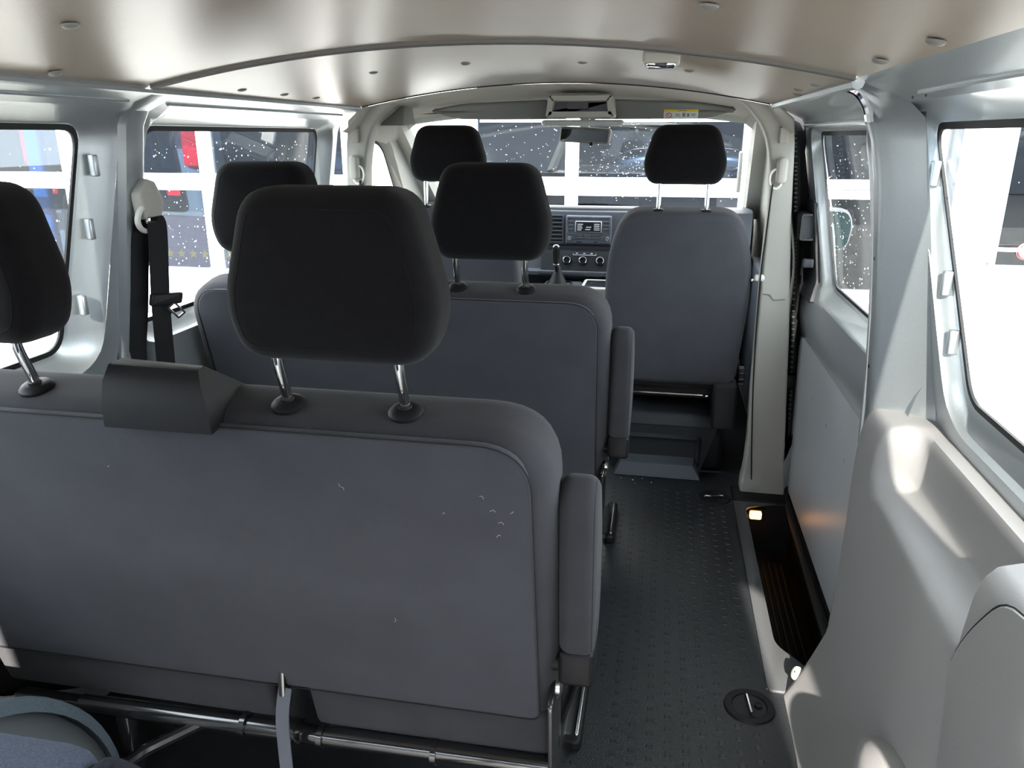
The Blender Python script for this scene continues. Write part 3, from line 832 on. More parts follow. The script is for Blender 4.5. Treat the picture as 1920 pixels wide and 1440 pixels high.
    rearR = [(-.213, .868, .868), (-.218, .872, .900), (-.232, .885, .930), (-.246, .905, .945), (-.250, .925, .946), (-.236, 1.01, .892), (-.236, 1.01, .87)]
    n = len(rearL); mid = 6
    lp = [[wp(*(Vector(a).lerp(Vector(b), k / mid))) for a, b in zip(rearL, rearR)] for k in range(mid + 1)]
    m.loft(lp, True)
    m.add([p for p in lp[0]], [tuple(range(n))]); m.add([p for p in lp[-1]], [tuple(range(n))[::-1]])
    m.build('belt_guide_cover', 'plastic_black', t, world=False, fix=True, angle=40)
    return t, bp

bench, bcov = make_bench((-.325, .89, 0))
bench2 = copy_tree(bench); bench2.location = (-.313, 1.785, 0)
bench['label'] = 'nearest dark grey two-seat bench, seen from behind in the foreground'
bench2['label'] = 'middle dark grey two-seat bench between the nearest bench and front seats'
m = MB()                                       # lint stuck to the near bench cover
rg = random.Random(5)
for (lx, lz) in [(.455, .80), (.47, .78), (.48, .76), (.49, .78), (.475, .74), (.40, .77), (.255, .80), (.26, .795), (-.1, .80), (.3, .55)]:
    f = (lz - .33) / .972
    c = V(lx - .313 + 0, .89 + .130 - .234 * f - .016, lz - .004)
    a = rg.uniform(0, pi); l = rg.uniform(.003, .008)
    m.tube([c, c + V(cos(a) * l * .5, -.0005, sin(a) * l * .5 + .001), c + V(cos(a + .6) * l, 0, sin(a + .6) * l)], .00026, 4)
m.build('lint', 'dust_lint', bench, kind='stuff')

# ------------------------------------------------------------------ front seats
def make_front(loc):
    t = thing('front_seat', loc, '', 'car seat', 'front seats')
    dv = V(0, -.19, .982); nr = V(0, -.982, -.19)
    base = V(0, .115, .385)
    ol = rnd([(-.225, 0), (.225, 0), (.247, .34), (.235, .50), (.185, .635), (-.185, .635), (-.235, .50), (-.247, .34)], [.04, .04, .12, .10, .075, .075, .10, .12], 7)
    m = MB(); m.slab(ol, base - nr * .06, X1, dv, nr, .12, .035, 5, b0=.015, rings=3); m.build('backrest', 'fabric_rear', t, world=False, angle=60)
    o2 = inset(ccw(ol), .030)
    m = MB(); m.slab(o2, base - nr * .0066, X1, dv, nr, .014, .006, 3, b1=.007, rings=5); rc = m.build('rear_cover', 'fabric_rear', t, world=False, angle=60)
    h_ = headrest(t, 0, .005, 1.098, 1.283, .266, .10, .077, (.035, 1.015))
    for sg in (-1, 1):
        m = MB(); m.rbox(sg * .077 - .016, sg * .077 + .016, .02, .055, 1.0, 1.020, .003); m.build('bezel', 'plastic_black', h_, world=False)
    m = MB(); m.slab(rnd(rect(-.245, .245, .16, .66), [.03, .03, .09, .09], 5), (0, 0, .43), X1, Y1, Z1, .14, .04, 5, b1=.01); m.build('seat_cushion', 'fabric_side', t, world=False, angle=60)
    m = MB(); m.rbox(-.215, .215, .20, .62, .315, .36, .005); m.build('seat_pan', 'plastic_black', t, world=False)
    m = MB(); m.tube([(-.22, .15, .345), (.12, .15, .345)], .0045, 8); m.build('adjuster_bar', 'chrome', t, world=False)
    m = MB(); m.lathe((.13, .15, .343), X1, [(.006, 0), (.007, .01), (.004, .016)], 10); m.build('bar_end', 'chrome', t, world=False)
    m = MB(); m.slab(rnd([(.08, .24), (.20, .24), (.26, .42), (.12, .42), (.10, .40)], .012, 3), (.195, 0, 0), Y1, Z1, X1, .085, .012, 4, rings=1); m.build('side_cover', 'plastic_black', t, world=False)
    kb = MB(); kb.lathe((.237, .15, .425), X1, [(.030, 0), (.033, .004), (.033, .018), (.028, .022), (.001, .0225)], 24); kb = kb.build('recline_knob', 'plastic_black', t, world=False)
    for k in range(10):
        a = 2 * pi * k / 10; m = MB(); c = V(.248, .15 + .033 * cos(a), .425 + .033 * sin(a)); m.rbox(c.x - .009, c.x + .009, c.y - .003, c.y + .003, c.z - .003, c.z + .003, .001)
        m.build('knob_grip', 'plastic_dash', kb, world=False)
    # moulded pedestal
    pd = thing('seat_pedestal', (loc[0], loc[1] + .2, 0), '', 'seat base', 'moulded pedestals of the front seats')
    return t, pd
seat, ped = make_front((.415, 2.600, 0))
def fill_pedestal(pd):
    # local coordinates: rear face at y=0.03
    m = MB()
    m.hexa([(-.205, .03, 0), (.135, .03, 0), (.165, .44, 0), (-.205, .44, 0), (-.215, .005, .205), (.190, .005, .205), (.195, .44, .205), (-.215, .44, .205)])
    body = m.build('base_box', 'plastic_dark', pd, world=False, angle=30)
    m = MB(); m.slab(rnd([(.0, .195), (.02, .245), (.10, .262), (.42, .262), (.42, .195)], .012, 3), (-.012, 0, 0), Y1, Z1, X1, .40, .006, 3, rings=1); m.build('top_shelf', 'plastic_dark', pd, world=False)
    m = MB()
    def fy(z): return .03 - .025 * z / .205
    rim_o = rnd([(-.185, .03), (.125, .03), (.125, .150), (-.185, .150)], .012, 3)
    m.loft([[V(p.x, fy(p.y) - .016, p.y) for p in ccw(rim_o)], [V(p.x, fy(p.y) - .012, p.y) for p in inset(ccw(rim_o), .008)], [V(p.x, fy(p.y) - .001, p.y) for p in inset(ccw(rim_o), .012)]])
    m.loft([[V(p.x, fy(p.y) - .016, p.y) for p in ccw(rim_o)], [V(p.x, fy(p.y), p.y) for p in inset(ccw(rim_o), -.01)]])
    m.build('recess_rim', 'plastic_dark', pd, world=False, fix=True)
    m = MB(); m.hexa([(-.19, -.045, .003), (.135, -.045, .003), (.135, .03, .003), (-.19, .03, .003), (-.165, -.028, .052), (.105, -.028, .052), (.11, .022, .066), (-.17, .022, .066)]); m.build('step_ledge', 'plastic_dash', pd, world=False, angle=20)
    m = MB(); m.rbox(.14, .215, .03, .30, .02, .17, .012); m.build('side_box', 'plastic_black', pd, world=False)
fill_pedestal(ped)
seat2 = copy_tree(seat); seat2.location = (-.378, 2.600, 0)
ped2 = copy_tree(ped); ped2.location = (-.378, 2.80, 0)
seat['label'] = 'front passenger seat with dark grey back and black headrest, on the right'
seat2['label'] = 'driver seat with black headrest behind the middle bench, on the left'
ped['label'] = 'black moulded plastic pedestal under the front passenger seat'
ped2['label'] = 'black moulded plastic pedestal under the driver seat'

# ------------------------------------------------------------------ cab: pillar trims
def bpillar(sg, name, label):
    t = thing(name, (sg * .78, 2.70, 0), label, 'pillar trim', kind='structure')
    mx = lambda p: (sg * p[0], p[1])
    inner = catmull([(.690, .0), (.690, .05), (.698, .15), (.694, .40), (.690, .75), (.690, 1.0), (.682, 1.16), (.655, 1.265), (.605, 1.33), (.545, 1.372)], 6)
    inner = [(p.x, p.y) for p in [Vector((q.x, q.y)) for q in [Vector((a[0], a[1], 0)) for a in inner]]]
    outer = [(.565, 1.40), (.645, 1.352), (.700, 1.335), (.742, 1.30), (.752, 1.22), (.765, 1.0), (.80, .60), (.835, .10), (.848, .0)]
    ol = [mx(p) for p in inner + outer]
    m = MB(); m.slab(ol, (0, 2.705, 0), X1, Z1, V(0, -1, 0), .075, .010, 3, rings=1)
    m.build('trim_panel', 'trim_light', t, angle=50)
    m = MB(); m.tube([V(sg * a, 2.664, b) for a, b in [(.700, .745), (.722, .742), (.735, .725), (.772, .728)]], .0018, 5); m.build('trim_joint', 'visor_grey', t)
    m = MB(); m.rbox(min(sg * .700, sg * .728), max(sg * .700, sg * .728), 2.655, 2.672, 1.225, 1.275, .004, 'y'); m.build('cover_cap', 'trim_light', t)
    # cloth-free sill foot
    m = MB(); m.slab([mx(p) for p in rnd([(.755, .0), (.87, .0), (.87, .30), (.835, .16), (.79, .05)], .01, 3)], (0, 2.69, 0), X1, Z1, V(0, -1, 0), .03, .004, 2, rings=1); m.build('foot_trim', 'silver_paint', t)
    return t
bpillar(1, 'trim_4', 'light grey curved trim on the pillar beside the passenger seat')
bpillar(-1, 'trim_5', 'light grey curved trim on the pillar beside the driver seat')

# front seat belts
def front_belt(sg, label, tongue):
    t = thing('seat_belt', (sg * .69, 2.655, .1), label, 'seat belt')
    x = sg * .704
    m = MB(); m.rbox(min(x - .004 * sg, x + .030 * sg), max(x - .004 * sg, x + .030 * sg), 2.632, 2.662, 1.10, 1.185, .010, 'y'); m.build('anchor_cover', 'trim_light', t)
    m = MB(); rp = [V(x - sg * .004 + .020 * cos(a) * sg, 2.640 + .004 * sin(a), 1.118 + .030 * sin(a)) for a in [2 * pi * k / 18 for k in range(19)]]; m.tube(rp, .0045, 7); m.build('loop', 'lens_white', t)
    m = MB(); m.ribbon([(x - sg * .012, 2.640, 1.10), (x - sg * .016, 2.645, .95), (x - sg * .020, 2.648, .80), (x - sg * .012, 2.650, .5), (x + sg * .004, 2.650, .25), (x + sg * .018, 2.650, .08)], .046, V(.12 * sg, 1, 0), .0022, smooth=4); m.build('strap', 'belt_web', t)
    if tongue:
        m = MB(); m.rbox(x - .040, x - .008, 2.63, 2.655, .790, .812, .006, 'y'); tg = m.build('tongue', 'white_plastic', t)
        m = MB(); m.rbox(x - .050, x - .036, 2.64, 2.645, .788, .798, .002, 'y'); m.build('tongue_blade', 'chrome', tg)
    return t
front_belt(1, 'front passenger seat belt hanging edge-on along the right pillar trim', True)
front_belt(-1, 'driver seat belt hanging on the left pillar trim', False)

# bench seat belt on the left pillar
sb = thing('seat_belt', (-.82, 1.585, .6), 'black seat belt with tongue hanging from the left silver pillar', 'seat belt')
m = MB(); m.slab(rnd([(-.032, -.034), (.028, -.040), (.044, .002), (.020, .046), (-.008, .054), (-.040, .022)], .007, 3), (-.788, 1.588, 1.106), Y1, Z1, X1, .030, .008, 4, b1=.004); ac = m.build('anchor_cover', 'trim_light', sb)
m = MB(); rp = [V(-.785 + .006 * sin(a), 1.582 + .040 * cos(a), 1.074 + .030 * sin(a)) for a in [2 * pi * k / 24 for k in range(25)]]; m.tube(rp, .0065, 8); m.build('loop', 'lens_white', sb)
m = MB(); m.rbox(-.785, -.771, 1.561, 1.613, 1.062, 1.078, .004); m.build('loop_insert', 'chrome', sb)
m = MB(); m.ribbon([(-.796, 1.576, 1.075), (-.818, 1.574, .98), (-.838, 1.572, .86), (-.862, 1.570, .72), (-.864, 1.57, .50)], .046, V(.35, 1, 0), .0016, smooth=4); m.build('retractor_strap', 'belt_web', sb)
m = MB(); m.ribbon([(-.776, 1.586, 1.072), (-.772, 1.588, 1.05), (-.784, 1.592, .96), (-.797, 1.598, .88), (-.808, 1.606, .80), (-.824, 1.618, .66), (-.835, 1.62, .50)], .046, V(.45, 1, 0), .0016, smooth=4); m.build('shoulder_strap', 'belt_web', sb)
m = MB(); m.slab(rnd([(-.040, -.012), (.036, -.016), (.043, .010), (-.034, .017)], .006, 3), (-.786, 1.602, .884), V(.45, .9, 0).normalized(), Z1, V(.9, -.45, 0).normalized(), .018, .005, 3, rings=1); tg = m.build('tongue', 'plastic_black', sb)
m = MB(); c0 = V(-.778, 1.606, .870); bl = V(.30, .55, -.78).normalized(); sd = V(.6, .5, .6); sd = (sd - bl * sd.dot(bl)).normalized(); nn = bl.cross(sd)
o_ = rnd([(-.012, 0), (.012, 0), (.012, .040), (-.012, .040)], .004, 3); i_ = [p for p in inset(ccw(o_), .005)]
m.loft([[c0 + sd * p.x + bl * p.y + nn * h for p in q_] for q_, h in ((ccw(o_), -.0012), (ccw(o_), .0012), (i_, .0012), (i_, -.0012), (ccw(o_), -.0012))]); m.build('tongue_blade', 'chrome', tg)

# ------------------------------------------------------------------ cab: headliner, visors, console, mirror
def hz(x, y):
    f = max(0, (y - 2.60)) / .46
    return zc(x) - .006 - .050 * f * f + .05 * f * x * x - .014 * smooth01((y - 3.04) / .06)
hl_ = MB(); loops = []
for j in range(13):
    y = 2.60 + .50 * j / 12
    hw = .66 - .03 * j / 12
    loops.append([V(-hw + 2 * hw * i / 30, y, hz(-hw + 2 * hw * i / 30, y)) for i in range(31)])
hl_.loft(loops, False)
# side cheeks down to the door windows
for sg in (-1, 1):
    hl_.loft([[V(sg * (.66 - .03 * j / 12), 2.60 + .5 * j / 12, hz(.66 - .03 * j / 12, 2.60 + .5 * j / 12)) for j in range(13)],
              [V(sg * .70, 2.60 + .5 * j / 12, 1.285 - .04 * j / 12) for j in range(13)],
              [V(sg * .735, 2.60 + .5 * j / 12, 1.262 - .05 * j / 12) for j in range(13)]], False)
hl_.build('trim_6', 'headliner', label='pale cloth headliner above the front seats', cat='headliner', kind='structure')

def visor(name, x0, x1, taper, label):
    t = thing(name, ((x0 + x1) / 2, 2.92, 1.30), label, 'sun visor', 'sun visors')
    w_ = x1 - x0
    if taper < 0: pts = [(-w_ / 2, .010), (-w_ / 2 + .10, -.022), (w_ / 2, -.022), (w_ / 2, .046), (-w_ / 2 + .12, .034)]; rr = [.02, .04, .012, .012, .06]
    else: pts = [(-w_ / 2, -.022), (w_ / 2 - .10, -.022), (w_ / 2, .008), (w_ / 2 - .12, .034), (-w_ / 2, .046)]; rr = [.012, .04, .02, .06, .012]
    m = MB(); a = R(24)
    m.slab(rnd(pts, rr, 5), ((x0 + x1) / 2, 2.915, 1.328), X1, V(0, -sin(a), cos(a)), V(0, -cos(a), -sin(a)), .022, .009, 4, rings=2)
    b = m.build('visor_body', 'visor_grey', t, angle=50)
    return t, b
vl, _ = visor('sun_visor', -.515, -.072, -1, 'grey folded sun visor on the driver side')
vr, vb = visor('sun_visor', .158, .59, 1, 'grey folded sun visor with a yellow warning sticker on passenger side')
a = R(24); uu = V(0, -sin(a), cos(a)); nv = V(0, -cos(a), -sin(a)); cc = V(.395, 2.915, 1.328) + nv * .0118
def vq(m_, x0, x1, h0, h1, d=0.0): m_.add([cc + X1 * x0 + uu * h0 + nv * d, cc + X1 * x1 + uu * h0 + nv * d, cc + X1 * x1 + uu * h1 + nv * d, cc + X1 * x0 + uu * h1 + nv * d], [(0, 1, 2, 3)])
m = MB(); vq(m, -.058, .060, -.020, .014); sk = m.build('warning_sticker', 'white_label', vr)
m = MB(); vq(m, -.058, .060, .006, .014, .0004); m.build('sticker_band', 'yellow_label', sk)
m = MB(); rp = [cc + X1 * (-.040 + .010 * cos(b_)) + uu * (-.007 + .0085 * sin(b_)) + nv * .0006 for b_ in [2 * pi * k / 16 for k in range(17)]]; m.tube(rp, .0011, 5); m.tube([rp[6], rp[14]], .001, 5); m.build('sticker_symbol', 'red_mark', sk)
m = MB()
for (x0, x1, h0, h1) in [(-.018, -.004, -.004, -.001), (-.018, .0, -.010, -.0075), (.006, .016, -.012, .002), (.022, .030, -.012, .000), (.036, .052, -.004, -.001), (.036, .050, -.010, -.0075), (-.010, .02, .0085, .0115)]: vq(m, x0, x1, h0, h1, .0006)
m.build('sticker_print', 'visor_grey', sk)
# triangular warning print on band handled above; sunvisor clips
oc = thing('overhead_console', (.058, 2.76, 1.30), 'pale overhead console with a dark glass-fronted recess above the mirror', 'console')
m = MB()
o_ = rnd([(-.118, -.038), (.118, -.038), (.108, .036), (-.108, .036)], .012, 4); i_ = inset(ccw(o_), .020)
ctr = V(.058, 2.752, 1.345)
fo = lambda P, y: [V(ctr.x + p.x, ctr.y + y, ctr.z + p.y) for p in P]
m.loft([fo(ccw(o_), .12), fo(ccw(o_), .006), fo(inset(ccw(o_), .003), 0), fo(i_, 0), fo(inset(i_, .004), .03)])
m.build('console_frame', 'trim_light', oc, fix=True)
m = MB(); q_ = fo(inset(i_, .004), .03); m.add(q_, [tuple(range(len(q_)))]); m.build('recess_back', 'display', oc)
m = MB(); m.rbox(.012, .085, 2.765, 2.781, 1.335, 1.362, .003, 'y'); m.build('recess_lens', 'rubber_grey', oc)
m = MB(); m.slab(rnd([(-.16, .0), (.16, .0), (.11, .11), (-.11, .11)], .05, 6), (.058, 2.83, 1.292), X1, Y1, Z1, .020, .010, 4, rings=2); m.build('reading_lamp', 'lens_white', oc)
rm = thing('rear_view_mirror', (.042, 3.10, 1.215), 'rear-view mirror with grey housing hanging from the windscreen', 'mirror')
m = MB(); rot = R(3)
Um = V(cos(rot), -.12, sin(-rot)).normalized(); Nm = V(-.12, -1, -.10).normalized(); Um = (Um - Nm * Um.dot(Nm)).normalized(); Vm = Nm.cross(Um) * -1
if Vm.z < 0: Vm = -Vm
mo = rnd([(-.100, -.028), (.098, -.028), (.104, .030), (-.096, .030)], .014, 5)
m.slab(mo, (.042, 3.11, 1.25), Um, Vm, Nm, .030, .011, 4, rings=2); m.build('housing', 'visor_grey', rm, angle=50)
m = MB(); m.slab(inset(ccw(mo), .008), V(.042, 3.11, 1.25) + Nm * .0155, Um, Vm, Nm, .002, 0, rings=1); m.build('mirror_glass', 'mirror_glass', rm)
m = MB(); m.rbox(.022, .058, 3.12, 3.14, 1.278, 1.312, .005, 'y'); m.build('stem', 'white_label', rm)
m = MB(); m.rbox(.062, .074, 3.095, 3.105, 1.212, 1.226, .002); m.build('dip_lever', 'plastic_black', rm)
gh = thing('roof_handle_cover', (-.56, 2.80, 1.28), 'small triangular grey cover on the headliner above the driver window', 'cover')
m = MB(); m.hexa([(-.655, 2.74, 1.283), (-.565, 2.74, 1.283), (-.565, 2.88, 1.290), (-.655, 2.88, 1.290), (-.592, 2.80, 1.348), (-.575, 2.80, 1.350), (-.572, 2.88, 1.345), (-.592, 2.88, 1.345)]); m.build('cover_body', 'visor_grey', gh, fix=True)
m = MB(); m.rbox(-.588, -.576, 2.790, 2.800, 1.330, 1.340, .002); m.build('hook_slot', 'chrome', gh)

# ------------------------------------------------------------------ cab sides, windscreen
def cabside(sg, name, label, wname, wlabel):
    m = MB()
    f = lambda off: (lambda y, z: V(sg * (.80 - .085 * smooth01((z - .78) / .55) + off), y, z))
    hole = rnd([(2.78, .80), (3.58, .80), (3.02, 1.255), (2.80, 1.255)], [.05, .05, .12, .10], 6)
    m.sheet([(2.70, -.02), (4.0, -.02), (4.0, .86), (3.08, 1.30), (2.70, 1.30)], [[tuple(p) for p in hole]], .04, f(0))
    h1 = inset(ccw(hole), .02)
    m.loft([[f(0)(p.x, p.y) for p in ccw(hole)], [f(.03)(p.x, p.y) for p in h1]])
    d = m.build(name, 'trim_light', label=label, cat='door', kind='structure', fix=True)
    m = MB(); m.loft([[f(.03)(p.x, p.y) for p in h1], [f(.028)(p.x, p.y) for p in inset(h1, .012)]]); m.build('window_frame', 'plastic_black', d)
    m = MB(); xx = .772; m.slab(rnd([(2.75, .15), (3.6, .15), (3.6, .74), (2.75, .72)], .05, 4), (sg * xx, 0, 0), Y1, Z1, X1, .05, .012, 3, rings=1); m.build('door_card', 'plastic_dash', d)
    m = MB(); m.rbox(min(sg * .735, sg * .75), max(sg * .735, sg * .75), 2.80, 2.93, .66, .70, .005); m.build('inner_handle', 'trim_grey', d)
    g = MB(); g.sheet([tuple(p) for p in h1], [], .15, f(.032)); g.build(wname, 'window_glass', label=wlabel, cat='window', kind='structure')
cabside(1, 'door_2', 'front passenger door with grey lining', 'window_5', 'passenger door window beside the front passenger seat')
cabside(-1, 'door_3', 'driver door with grey lining', 'window_6', 'driver door window beside the driver headrest')
ws = MB(); loops = []
def wsp(u, v):                                 # u -1..1 across, v 0..1 up
    hw = .735 - .075 * v; y = 3.98 - .90 * v - .10 * u * u * (1 - .4 * v); z = .905 + .430 * v - .01 * u * u
    return V(hw * u, y, z)
for j in range(9): loops.append([wsp(-1 + 2 * i / 16, j / 8) for i in range(17)])
ws.loft(loops, False)
wsc = ws.build('window_7', 'window_glass', label='windscreen speckled with rain drops', cat='windscreen', kind='structure')
m = MB()
rg = random.Random(11)
for i in range(520):
    u, v = rg.uniform(-.85, .92), rg.uniform(.12, .93)
    if rg.random() < .35: u = rg.gauss(.35, .22); v = rg.gauss(.45, .16)
    if abs(u) > .95 or not .05 < v < .95: continue
    rr = rg.choice([.0013, .0018, .0024, .0030]); m.lathe(wsp(u, v) + V(0, .001, .001), V(0, .45, .9), [(rr, 0), (rr * .8, rr * .5), (rr * .3, rr * .8)], 6)
m.build('raindrops', 'water_drop', wsc, kind='stuff')
for sg in (-1, 1):                             # windscreen pillars
    m = MB(); pts = [V(sg * .02, 0, 0) + wsp(sg, v) for v in (0, .25, .5, .75, 1.0)]
    m.loft([[p + V(sg * .05, -.05, -.02), p + V(-sg * .02, -.05, -.02), p + V(-sg * .030, 0, .0), p + V(sg * .0, .06, .03), p + V(sg * .05, .03, .02)] for p in pts])
    ap = m.build('trim_%d' % (8 if sg > 0 else 9), 'trim_light', label='pale windscreen pillar trim on the %s side' % ('passenger' if sg > 0 else 'driver'), cat='pillar trim', kind='structure', fix=True)
    if sg > 0:
        m = MB(); m.rbox(.640, .655, 3.30, 3.33, 1.03, 1.19, .006, 'y'); m.build('grab_handle', 'trim_light', ap)
m = MB(); m.loft([[wsp(-1 + 2 * i / 16, 1) + V(0, -.02, .0) for i in range(17)], [wsp(-1 + 2 * i / 16, 1) + V(0, .02, .02) for i in range(17)], [wsp(-1 + 2 * i / 16, 1) + V(0, .06, -.015) for i in range(17)]], False)
m.build('top_band', 'rubber_black', wsc)
# front body: bonnet edge and firewall, keeps light out below the dash
m = MB(); m.box(-.86, .86, 4.0, 4.06, -.1, .90); m.box(-.86, .86, 2.9, 4.06, -.06, -.03)
m.build('wall_front', 'plastic_black', label='dark front bulkhead under the windscreen', cat='wall', kind='structure')

# ------------------------------------------------------------------ dashboard
da = thing('dashboard', (0, 3.6, .5), 'grey plastic dashboard with radio and heater panel', 'dashboard')
m = MB(); prof = [(3.44, .945), (3.405, .935), (3.40, .905), (3.395, .795), (3.42, .785), (3.42, .772), (3.385, .765), (3.365, .690), (3.34, .680), (3.34, .665), (3.45, .60), (3.55, .50), (3.95, .50), (3.96, .90), (3.7, .935)]
loops = []
for i in range(25):
    x = -.73 + 1.46 * i / 24; bow = .05 * (abs(x) / .73) ** 2
    loops.append([V(x, y + bow * (1 if y < 3.8 else 0), z) for (y, z) in prof])
m.loft(loops); m.build('dash_body', 'plastic_dash', da, fix=True)
m = MB(); m.tube([(-.6, 3.47, .948), (0, 3.432, .950), (.6, 3.47, .948)], .009, 8, smooth=6); m.build('dash_sun_streak', 'trim_grey', da)  # paler strip imitates the sunlit streak along the dash top edge
rd = MB(); rd.rbox(-.058, .142, 3.385, 3.41, .798, .920, .006, 'y'); rd = rd.build('radio', 'radio_face', da, label='car radio with a small display')
def rim(P, y0, y1, d):
    a_ = ccw(P); b_ = inset(a_, d); return MB().loft([[V(p.x, y1, p.y) for p in a_], [V(p.x, y0, p.y) for p in a_], [V(p.x, y0, p.y) for p in b_], [V(p.x, y1, p.y) for p in b_]])
rim(rnd([(-.050, .842), (.134, .842), (.134, .914), (-.050, .914)], .010, 4), 3.382, 3.386, .003).build('radio_rim', 'steel', rd)
m = MB(); m.rbox(-.016, .100, 3.380, 3.386, .848, .898, .003, 'y'); m.build('display_bezel', 'steel', rd)
m = MB(); m.add([(-.010, 3.3795, .853), (.094, 3.3795, .853), (.094, 3.3795, .893), (-.010, 3.3795, .893)], [(0, 1, 2, 3)]); m.build('display', 'display', rd)
m = MB()
for (x0, x1, z) in [(-.006, .018, .884), (-.006, .014, .876), (-.006, .016, .868), (-.006, .012, .860), (.032, .054, .872), (.028, .050, .862), (.066, .090, .885), (.066, .090, .877), (.066, .090, .869), (.066, .090, .861)]:
    m.add([(x0, 3.379, z - .0018), (x1, 3.379, z - .0018), (x1, 3.379, z + .0018), (x0, 3.379, z + .0018)], [(0, 1, 2, 3)])
m.build('display_print', 'lcd_text', rd)
for x in (-.040, .124):
    m = MB(); m.lathe((x, 3.386, .823), V(0, -1, 0), [(.009, 0), (.009, .008), (.007, .011), (.006, .0105)], 20); m.build('knob', 'steel', rd)
for k in range(6):
    z = .836 - .011 * (k // 3); x0 = -.015 + .037 * (k % 3)
    m = MB(); m.rbox(x0, x0 + .032, 3.382, 3.387, z - .004, z + .004, .001, 'y'); m.build('key', 'plastic_dash', rd)
for sg, x0 in ((-1, -.047), (1, .106)):
    for k in range(3):
        m = MB(); m.rbox(x0, x0 + .024, 3.382, 3.387, .858 + .016 * k, .866 + .016 * k, .001, 'y'); m.build('key', 'plastic_dash', rd)
m = MB(); m.rbox(-.01, .012, 3.3835, 3.386, .806, .810, .001, 'y'); m.rbox(.068, .080, 3.3835, 3.386, .805, .810, .001, 'y'); m.build('slot', 'display', rd)
vt = MB(); vt.add([(-.135, 3.3935, .805), (-.072, 3.3935, .805), (-.072, 3.3935, .918), (-.135, 3.3935, .918)], [(0, 1, 2, 3)]); vt = vt.build('air_vent', 'display', da)
rim(rnd([(-.138, .802), (-.068, .802), (-.068, .921), (-.138, .921)], .005, 3), 3.387, 3.396, .005).build('vent_frame', 'plastic_dash', vt)
for k in range(6):
    m = MB(); m.rbox(-.133, -.074, 3.388, 3.394, .815 + .0175 * k, .821 + .0175 * k, .001, 'y'); m.build('slat', 'plastic_dash', vt)
hp = MB()
hp.hexa([(-.16, 3.355, .688), (.26, 3.355, .688), (.26, 3.39, .688), (-.16, 3.39, .688), (-.16, 3.375, .768), (.26, 3.375, .768), (.26, 3.40, .768), (-.16, 3.40, .768)])
hp = hp.build('heater_panel', 'plastic_dark', da)
for x in (-.046, .024, .099):
    m = MB(); m.lathe((x, 3.365, .730), V(0, -1, .25), [(.020, 0), (.020, .008), (.018, .012)], 22); k_ = m.build('heater_knob', 'plastic_black', hp)
    m = MB(); m.tube([V(x + .0155 * cos(b_), 3.3525, .733 + .0155 * sin(b_)) for b_ in [2 * pi * k / 22 for k in range(23)]], .0021, 6); m.build('knob_ring', 'steel', k_)
m = MB(); m.tube([(-.020, 3.368, .753), (-.020, 3.369, .760)], .001, 5); m.tube([(-.020, 3.368, .753), (.080, 3.368, .753)], .001, 5); m.tube([(.080, 3.368, .753), (.080, 3.369, .760)], .001, 5)
for x in (-.004, .028, .06): m.rbox(x - .005, x + .005, 3.369, 3.372, .758, .762, .0008, 'y')
m.build('panel_print', 'lcd_text', hp)
m = MB(); m.rbox(-.17, .27, 3.335, 3.36, .668, .686, .004); m.build('shelf_edge', 'plastic_dash', da)
# gear console
gc = thing('gear_lever', (-.075, 3.20, .58), 'black gear lever with rubber boot in front of the heater panel', 'gear lever')
m = MB(); m.lathe((-.073, 3.20, .795), V(.0, -.12, 1), [(.003, -.066), (.011, -.064), (.014, -.045), (.0155, -.012), (.017, .004), (.0155, .016), (.009, .023), (.001, .0245)], 20); m.build('knob', 'black_gloss', gc)
m = MB(); m.tube([(-.073, 3.21, .735), (-.070, 3.22, .66)], .006, 8); m.build('shaft', 'plastic_black', gc)
m = MB(); m.lathe((-.073, 3.208, .733), V(0, -.1, 1), [(.012, 0), (.014, .003), (.012, .006)], 16); m.build('collar', 'steel', gc)
m = MB(); m.lathe((-.068, 3.225, .6435), Z1, [(.045, 0), (.038, .012), (.030, .03), (.018, .055), (.010, .08)], 16); m.build('boot', 'rubber_black', gc)
cs = thing('gear_console', (-.03, 3.22, .50), 'grey centre console around the gear lever with cup holder', 'console')
m = MB(); m.rbox(-.135, .03, 3.13, 3.345, .50, .642, .010); m.build('console_box', 'plastic_dash', cs)
rim(rnd([(-.118, 3.155), (-.015, 3.155), (-.015, 3.30), (-.118, 3.30)], .01, 3), 0, 1, .006)
m = MB(); a_ = ccw(rnd([(-.120, 3.15), (-.012, 3.15), (-.012, 3.30), (-.120, 3.30)], .012, 3)); b_ = inset(a_, .006)
m.loft([[V(p.x, p.y, .642) for p in a_], [V(p.x, p.y, .650) for p in a_], [V(p.x, p.y, .650) for p in b_], [V(p.x, p.y, .643) for p in b_]]); m.build('boot_frame', 'plastic_black', cs)
m = MB(); m.rbox(.035, .16, 3.13, 3.34, .50, .655, .010); m.build('tray_box', 'trim_light', cs)
m = MB(); m.lathe((.115, 3.22, .640), Z1, [(.040, 0), (.042, .018), (.038, .018), (.034, .002)], 22); m.build('cup_holder', 'plastic_black', cs)
m = MB(); m.rbox(.05, .155, 3.145, 3.30, .640, .6565, .004); m.build('tray_well', 'display', cs)
yl = thing('belt_buckle_tag', (-.135, 2.96, .55), 'small yellow tag beside the driver seat behind the gear console', 'tag')
m = MB(); m.rbox(-.152, -.138, 2.98, 2.986, .655, .685, .002, 'y'); m.build('tag_top', 'white_label', yl)
m = MB(); m.rbox(-.152, -.138, 2.98, 2.986, .615, .655, .002, 'y'); m.build('tag_body', 'yellow_label', yl)
m = MB(); m.rbox(-.1485, -.1415, 2.986, 2.99, .5, .66, .001, 'y'); m.build('tag_stalk', 'belt_web', yl)

